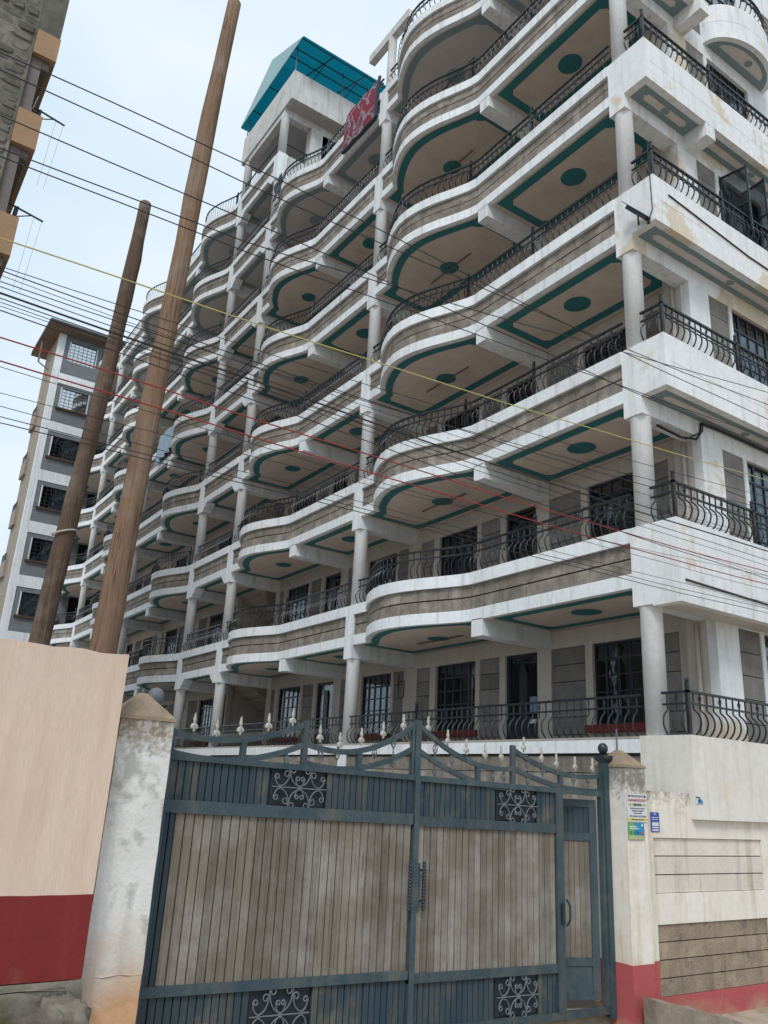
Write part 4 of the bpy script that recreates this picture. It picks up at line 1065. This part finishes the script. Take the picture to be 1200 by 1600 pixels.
# concrete kerb beside the right pillar
kb = MB()
for i in range(12):   # rough cast edge, broken up along its length
    xa, xb = -1.30+i*.118, -1.30+(i+1)*.118; ha, hb = .345-i*.026, .345-(i+1)*.026
    if i == 0: kp = [-.44, -.27, .345]
    kn = [-.44+random.uniform(-.012,.012)-.004*i, -.27+random.uniform(-.01,.01)-.005*i, hb+random.uniform(-.012,.012)]
    kb.hexa([(xa,kp[0],-.02),(xb,kn[0],-.02),(xb,kn[1],-.02),(xa,kp[1],-.02),(xa,kp[0]+.012,kp[2]),(xb,kn[0]+.012,kn[2]),(xb,kn[1],kn[2]+.012),(xa,kp[1],kp[2]+.012)]); kp = kn
tag(obj('kerb_block', kb, 'kerb'), 'sloping cement kerb block lying along the wall from the right pillar foot', 'kerb')
for i in range(6):
    x, y = random.uniform(-1.9, -.6), random.uniform(-1.5, -.2); r = random.uniform(.012, .03)
    mb = lumpy(x-r, x+r, y-r, y+r, -.005, r*1.2, 2, 2, 2, r*.15, i)
    tag(obj('pebble', mb, 'concrete'), 'small loose stone lying on the dirt in front of the gate', 'stone', 'loose stones before the gate')

# =================================================================== notices
def sign(name, label, x0, x1, z0, z1, y, m, items, cat='notice', tilt=0):
    t = thing(name, label, cat, ((x0+x1)/2, y, z0))
    bd = obj('board', MB().box(x0, x1, y, y+.006, z0, z1), m, t)
    for it in items:
        if it[0] == 'r': obj(it[6] if len(it) > 6 else 'printed_band', MB().box(it[1], it[2], y-.0015-(.0006 if len(it) > 7 else 0), y, it[3], it[4]), it[5], t)
        else:
            _, txt, cx_, cz_, size, mm, bold = it
            me = text_mesh(txt, size, bold)
            link('lettering', me, MT[mm], t, Matrix.Translation((cx_, y-.0032, cz_)) @ Matrix.Rotation(R(90), 4, 'X'))
    return t
y = -.1725; c = -1.136; x0, x1 = -1.306, -.966
sign('security_notice', 'white security company notice with red and blue print on the right pillar', x0, x1, 2.07, 2.37, y, 'paper', [
    ('r', x0, x1, 2.085, 2.107, 'yellow'), ('r', x0+.02, x1-.02, 2.24, 2.268, 'olive'),
    ('r', x0+.02, x0+.05, 2.335, 2.358, 'ink'), ('r', x1-.05, x1-.02, 2.335, 2.358, 'ink'),
    ('t', 'PROTECTED BY', c, 2.346, .03, 'ink', 0), ('t', 'ANDIAM SECURITY', c, 2.302, .037, 'ink_red', .0006), ('t', 'SERVICES', c, 2.254, .032, 'ink', .0006),
    ('t', 'Guarding, Dogs, Alarm Response', c, 2.216, .019, 'ink', 0), ('t', 'Investigations, Bodyguards', c, 2.190, .019, 'ink', 0), ('t', 'P.O. Box Nairobi', c, 2.163, .019, 'ink', 0),
    ('t', '0722 000 000 / 0733 000 000', c, 2.130, .024, 'ink_grey', 0), ('t', 'Your security, our concern', c, 2.096, .019, 'ink', 0)], 'notice')
x0, x1 = -1.302, -1.03
sign('telecom_sticker', 'green and cyan advertising sticker with icons just below the white notice', x0, x1, 1.88, 2.06, y, 'pcyan', [
    ('r', x0, x0+.10, 1.925, 2.06, 'pgreen'), ('r', x0, x1-.01, 1.882, 1.925, 'olive'), ('r', x0+.02, x0+.14, 2.012, 2.024, 'paper', 'printed_band', 1), ('r', x0+.02, x0+.18, 1.992, 2.003, 'paper', 'printed_band', 1),
    ('r', x1-.05, x1-.02, 2.022, 2.048, 'paper'),
    ('t', 'O', x0+.035, 1.955, .04, 'dkgreen', .001), ('t', 'O', x0+.095, 1.955, .04, 'dkgreen', .001), ('t', 'O', x0+.155, 1.955, .04, 'dkgreen', .001), ('t', '-', x0+.235, 1.957, .06, 'ink_red', .012)], 'sticker')
y = YF-.009; x0, x1 = -.79, -.635
sign('blue_sticker', 'narrow blue advertising sticker on the cream wall right of the pillar', x0, x1, 1.965, 2.18, y, 'pblue', [
    ('r', x0+.02, x1-.02, 2.03, 2.07, 'paper'), ('r', x0+.02, x1-.02, 2.005, 2.02, 'paper'), ('r', x0+.02, x1-.02, 1.975, 1.993, 'paper'), ('r', x0+.06, x1-.06, 2.155, 2.166, 'paper'), ('r', x0+.02, x1-.02, 2.118, 2.126, 'paper'), ('r', x0+.02, x1-.03, 2.098, 2.104, 'paper')], 'sticker')
y = YB-.009
sign('torn_poster', 'torn scrap of a blue and white poster at the corner of the white parapet box', -.008, .13, 2.30, 2.40, YB-.008, 'paper', [
    ('r', .03, .128, 2.305, 2.345, 'pcyan'), ('r', .0, .07, 2.365, 2.385, 'ink_grey'), ('t', '40', .065, 2.345, .05, 'ink', .001)], 'poster')

# =================================================================== utility poles
def pole(name, label, pts, r0, r1, m):
    n = 22; mb = MB(); path = []; rad = []
    for i in range(n+1):
        t = i/n; k = t*(len(pts)-1); j = min(int(k), len(pts)-2); u = k-j
        p = Vector(pts[j]).lerp(Vector(pts[j+1]), u)
        path.append(p+Vector((random.uniform(-.006,.006), random.uniform(-.006,.006), 0))); rad.append((r0+(r1-r0)*t)*(1+random.uniform(-.02,.02)+.03*math.sin(i*1.1)+(.07 if 17 <= i <= 19 else 0)))
    path.append(path[-1]+Vector((0,0,.02))); rad.append(r1*.8)
    return tag(obj(name, mb.tube(path, rad, 18), m, None, True), label, 'pole')
pole('utility_pole', 'thick brown wooden pole rising high above the peach wall', [(-6.66,3,0),(-6.585,3,2.0),(-6.54,3,3.7),(-6.47,3,6.0),(-6.37,3,8.3),(-6.27,3,11.2),(-6.13,3,14.05)], .178, .108, 'pole')
p2 = pole('utility_pole', 'shorter greyish wooden pole left of the thick brown one', [(-7.24,4,0),(-7.055,4,3.8),(-6.96,4,5.6),(-6.845,4,7.4),(-6.76,4,9.0),(-6.715,4,10.5)], .138, .090, 'pole2')

ring = [(-7.0+.142*math.cos(t), 4+.142*math.sin(t), 5.2+.05*math.cos(t)) for t in [2*math.pi*i/20 for i in range(21)]]
obj('wire_tie', MB().tube(ring, .012, 5), 'pipe', p2)

# =================================================================== overhead wires (run along the street, parallel to the gate)
WY = -1.2
def wire(label, pts, r, m, group=None):
    (xa, za), (xb, zb), (xc, zc) = pts; P_ = []
    fL = (zb-za)/(xb-xa) if xb != xa else 0
    sl, sr = (zb-za)/(xb-xa), (zc-zb)/(xc-xb)
    for i in range(41):
        x = -11.5+i*(4.5+11.5)/40
        base = zb+(sr*(x-xb) if x > xb else sl*(x-xb))
        # round the corner between the two spans
        base += .5*(sr-sl)*.5*math.exp(-((x-xb)/1.2)**2)
        if x > xb: base -= .10*math.sin(max(0, min(1, (x-xb)/(xc-xb)))*math.pi)*.25
        P_.append((x, WY+.03*math.sin(x*.5+za*3), base+.004*math.sin(x*2.3+za*9)))
    return tag(obj('overhead_wire', MB().tube(P_, r*1.12, 6), m), label, 'wire', group)
TG = 'thin dark wires strung across the balconies'
TL = 'thin dark overhead wire strung across the front of the balconies'
UL = '%s dark overhead wire from the top at the left edge, crossing the sky'; UI = -1
UG = 'upper overhead wires'
for q in ([(-9.1,7.21),(-6.85,7.32),(.69,7.32)], [(-9.01,6.71),(-6.98,6.75),(.61,6.87)], [(-9.07,7.07),(-7.01,7.08),(.73,7.56)], [(-8.96,6.46),(-6.95,6.52),(.76,7.77)], [(-8.95,6.40),(-6.94,6.45),(.64,7.04)]):
    UI += 1; wire(UL % ['topmost', 'third', 'second', 'fourth', 'fifth'][UI], q, .0046, 'wire', UG)
wire('single pale yellow overhead wire crossing the middle of the balconies', [(-8.82,5.75),(-6.88,5.85),(.52,6.36)], .0055, 'wire_yel')
wire('upper one of two red overhead wires crossing both poles', [(-8.68,5.0),(-6.78,4.98),(.30,5.10)], .0054, 'wire_red')
wire('lower one of two red overhead wires crossing both poles', [(-8.65,4.84),(-6.76,4.82),(.27,4.94)], .0054, 'wire_red')
wire('thickest black overhead cable just above the two red wires', [(-8.74,5.32),(-6.82,5.32),(.34,5.37)], .0075, 'wire')
LW = [([(-8.78,5.5),(-6.84,5.48),(.42,5.79)], .0042, 'first thin dark wire below the yellow wire at the left edge'),
      ([(-8.77,5.46),(-6.83,5.43),(.39,5.65)], .0025, 'second thin dark wire below the yellow wire at the left edge'),
      ([(-8.75,5.37),(-6.82,5.36),(.36,5.47)], .0034, 'thin dark wire just above the thickest black cable'),
      ([(-8.73,5.28),(-6.81,5.28),(.32,5.25)], .0038, 'thin dark wire just below the thickest black cable'),
      ([(-8.72,5.22),(-6.8,5.23),(.30,5.55)], .0025, 'very thin dark wire rising to the right from below the thickest cable'),
      ([(-8.72,5.19),(-6.8,5.15),(.28,5.0)], .0042, 'dark wire just above the upper red wire at the left edge'),
      ([(-8.64,4.80),(-6.75,4.76),(.26,4.87)], .0025, 'very thin dark wire just below the lower red wire'),
      ([(-8.62,4.62),(-6.74,4.66),(.25,5.05)], .0022, 'very thin dark wire midway between the red wires and the lowest wires'),
      ([(-8.59,4.53),(-6.73,4.52),(.23,4.70)], .0024, 'third lowest thin dark wire at the left edge'),
      ([(-8.58,4.46),(-6.72,4.47),(.21,4.62)], .003, 'second lowest thin dark wire at the left edge'),
      ([(-8.57,4.42),(-6.72,4.44),(.20,4.56)], .0034, 'lowest dark overhead wire at the left edge')]
LW += [([(-8.79,5.53),(-6.85,5.60),(.47,6.12)], .0032, 'thin dark wire running just under the yellow wire towards the corner'),
       ([(-8.76,5.41),(-6.83,5.43),(.41,5.95)], .0036, 'thin dark wire climbing from the cable cluster to the white corner parapet'),
       ([(-8.72,5.25),(-6.81,5.24),(.31,5.17)], .0028, 'thin dark wire sinking gently just above the upper red wire')]
for q, r, lab in LW: wire(lab, q, r, 'wire', TG)

# =================================================================== far building with windows
fb = thing('stone_clad_building', 'distant grey stone block with white corner strip and barred windows behind the poles', 'building', (-1, 42, 0))
FY = 37.5; PF = Ax('Bw', FY); fx0, fx1 = -2.42, .6
tops = [25.36-2.9*i for i in range(9)]
holes = [(-1.74, -.30, t-1.2, t) for t in tops]
mb = MB(); wall_cells(mb, None, -2.05, fx1, 0, 26.0, holes, lambda m, a, b, c, d_: m.box(a, b, FY, FY+.2, c, d_)); obj('stone_face', mb, 'wbstone', fb)
obj('corner_strip', MB().box(fx0, -2.05, FY-.03, FY+.2, 0, 26.0), 'white', fb)
for t in tops: obj('floor_band', MB().box(-2.05, fx1, FY-.028, FY+.01, t-2.66, t-2.05), 'white', fb)
obj('side_wall', MB().box(fx0+.01, fx0+.2, FY+.2, FY+3.2, 0, 26.0), 'wbbeige', fb)
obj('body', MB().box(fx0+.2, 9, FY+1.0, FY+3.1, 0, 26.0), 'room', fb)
for i, t in enumerate(tops):
    w = window(PF, -1.74, -.30, t-1.2, t, fb, 6, 6, False, 1.0 if i in (0,1) else .6, False, 'sky_white', 'glass_far' if i < 2 else 'glass')  # white sheets behind the panes imitate the reflected sky
    obj('window_reveal', PF.box(MB(), -1.80, -1.742, -.03, .08, t-1.2, t), 'white', w); obj('window_reveal', PF.box(MB(), -.298, -.24, -.03, .08, t-1.2, t), 'white', w)
    if i: obj('sill', PF.box(MB(), -1.92, -.12, -.12, .05, t-1.32, t-1.21), 'brown', w)
obj('roof', MB().hexa([(fx0-.75,FY-.7,25.75),(9,FY-.7,25.75),(9,FY+4,25.75),(fx0-.75,FY+4,25.75),(fx0-.75,FY-.7,26.02),(9,FY-.7,26.02),(9,FY+4,26.02),(fx0-.75,FY+4,26.02)]), 'brown', fb)
obj('gutter', MB().tube([(fx0-.72,FY-.74,26.0),(9,FY-.74,26.0)], .07, 6), 'wbstone', fb)
obj('eave_boards', MB().box(fx0-.7, 9, FY-.66, FY+3.9, 25.70, 25.745), 'soff_br', fb)
for i, t in enumerate(tops[1:8]):
    bo = obj('side_balcony', MB().box(fx0-.14, fx0+.009, FY+1.9, FY+3.15, t-1.9, t-1.0), 'wbbeige', fb)
    rb = MB().tube([(fx0-.12,FY+1.95,t-.6),(fx0-.12,FY+3.1,t-.6)], .025, 4)
    for q in range(7): rb.tube([(fx0-.12,FY+1.95+q*.19,t-1.0),(fx0-.12,FY+1.95+q*.19,t-.6)], .015, 4)
    obj('balcony_rail', rb, 'iron', bo)
obj('down_pipe', MB().tube([(fx0-.6,FY+1.5,25.7),(fx0-.62,FY+1.5,24.3),(fx0-.05,FY+1.5,24.0)], .05, 6), 'wbstone', fb)

# =================================================================== close building at the upper left
lb = thing('rubble_stone_building', 'rough rubble-stone building with tan balcony edges at the top left corner', 'building', (-11, 13, 0))
LY = 10.6; xw, xo = -8.36, -7.83
obj('rubble_wall', MB().box(-16, xw, LY+.045, LY+.4, 0, 26), 'lrubble', lb)
# rubble courses as separate stones where they can be told apart
zc = 11.0
while zc < 22.5:
    h = random.uniform(.16, .34); x = xw-.02
    while x > -10.6:
        w = random.uniform(.22, .62); mb = MB(); yy = LY+random.uniform(-.0,.05); n_ = 9
        cx_, cz_ = x-w/2, zc+h/2; ring = []
        for i in range(n_):
            a_ = 2*math.pi*i/n_; q = random.uniform(.80, 1.05)
            px_ = max(-1, min(1, 1.25*math.cos(a_)))*q; pz_ = max(-1, min(1, 1.25*math.sin(a_)))*q
            ring.append((cx_+px_*w*.5, cz_+pz_*h*.5))
        mb.v = [(px_, LY+.06, pz_) for px_, pz_ in ring]+[(cx_+(px_-cx_)*.72, yy, cz_+(pz_-cz_)*.72) for px_, pz_ in ring]
        mb.f = [(i, (i+1) % n_, n_+(i+1) % n_, n_+i) for i in range(n_)]+[tuple(range(n_, 2*n_))]
        obj('rubble_stone', mb, 'lrubble', lb)
        x -= w
    zc += h
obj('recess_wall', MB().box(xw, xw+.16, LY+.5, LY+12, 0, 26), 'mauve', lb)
levels = [(18.35, 19.05), (15.72, 16.68), (12.85, 13.85), (10.0, 11.0)]
for i, (a, b) in enumerate(levels):
    obj('balcony_front', MB().box(xw+.005, xo, LY-.02, LY+.12, a, b).box(xo-.12, xo, LY+.12, LY+11, a, b), 'tan', lb)
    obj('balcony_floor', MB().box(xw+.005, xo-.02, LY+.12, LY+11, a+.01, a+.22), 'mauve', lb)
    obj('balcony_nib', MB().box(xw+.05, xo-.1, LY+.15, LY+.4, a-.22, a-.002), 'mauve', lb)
    obj('side_door', MB().box(xw+.16, xw+.19, LY+1.0, LY+2.0, b, b+1.6), 'wbstone', lb)
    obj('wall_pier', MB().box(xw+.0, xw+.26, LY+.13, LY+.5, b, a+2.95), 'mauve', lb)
obj('upper_stone', MB().box(xw+.004, xo-.02, LY+.0, LY+.3, 19.05, 22), 'lrubble', lb)
for zz in (16.68, 13.85):
    br = thing('drying_bracket', 'blue metal clothes-drying bracket sticking out from the %s balcony at the upper left' % ('higher' if zz > 15 else 'lower'), 'bracket', (xo, LY+.6, zz))
    obj('arm', MB().tube([(xw+.1,LY+.6,zz+.72),(xo+.55,LY+.6,zz+.55)], .025, 6).tube([(xo-.07,LY+.6,zz),(xo-.03,LY+.6,zz+.68)], .03, 6).tube([(xo-.02,LY+.6,zz+.42),(xo+.3,LY+.6,zz+.60)], .014, 5).tube([(xo-.12,LY+.6,zz),(xo-.08,LY+.6,zz+.68)], .02, 5), 'navy', br)
    obj('line', MB().tube([(xo+.52,LY+.6,zz+.55),(xo+.40,LY+.62,zz-1.4)], .004, 4).tube([(xo+.34,LY+.6,zz+.6),(xo+.25,LY+.62,zz-1.4)], .004, 4), 'iron_grey', br)
ch = thing('metal_rack', 'white metal rack standing on the higher balcony at the upper left', 'rack', (-8.15, LY+.5, 16.7))
mb = MB()
for q in range(3):
    mb.tube([(-8.28+q*.12,LY+.35,16.72),(-8.34+q*.12,LY+.35,17.15)], .012, 4)
mb.tube([(-8.38,LY+.35,17.15),(-8.05,LY+.35,17.1)], .012, 4).tube([(-8.3,LY+.35,16.75),(-7.98,LY+.35,16.72)], .012, 4).tube([(-8.05,LY+.35,17.1),(-8.0,LY+.35,17.5)], .012, 4)
obj('frame', mb, 'paper', ch)
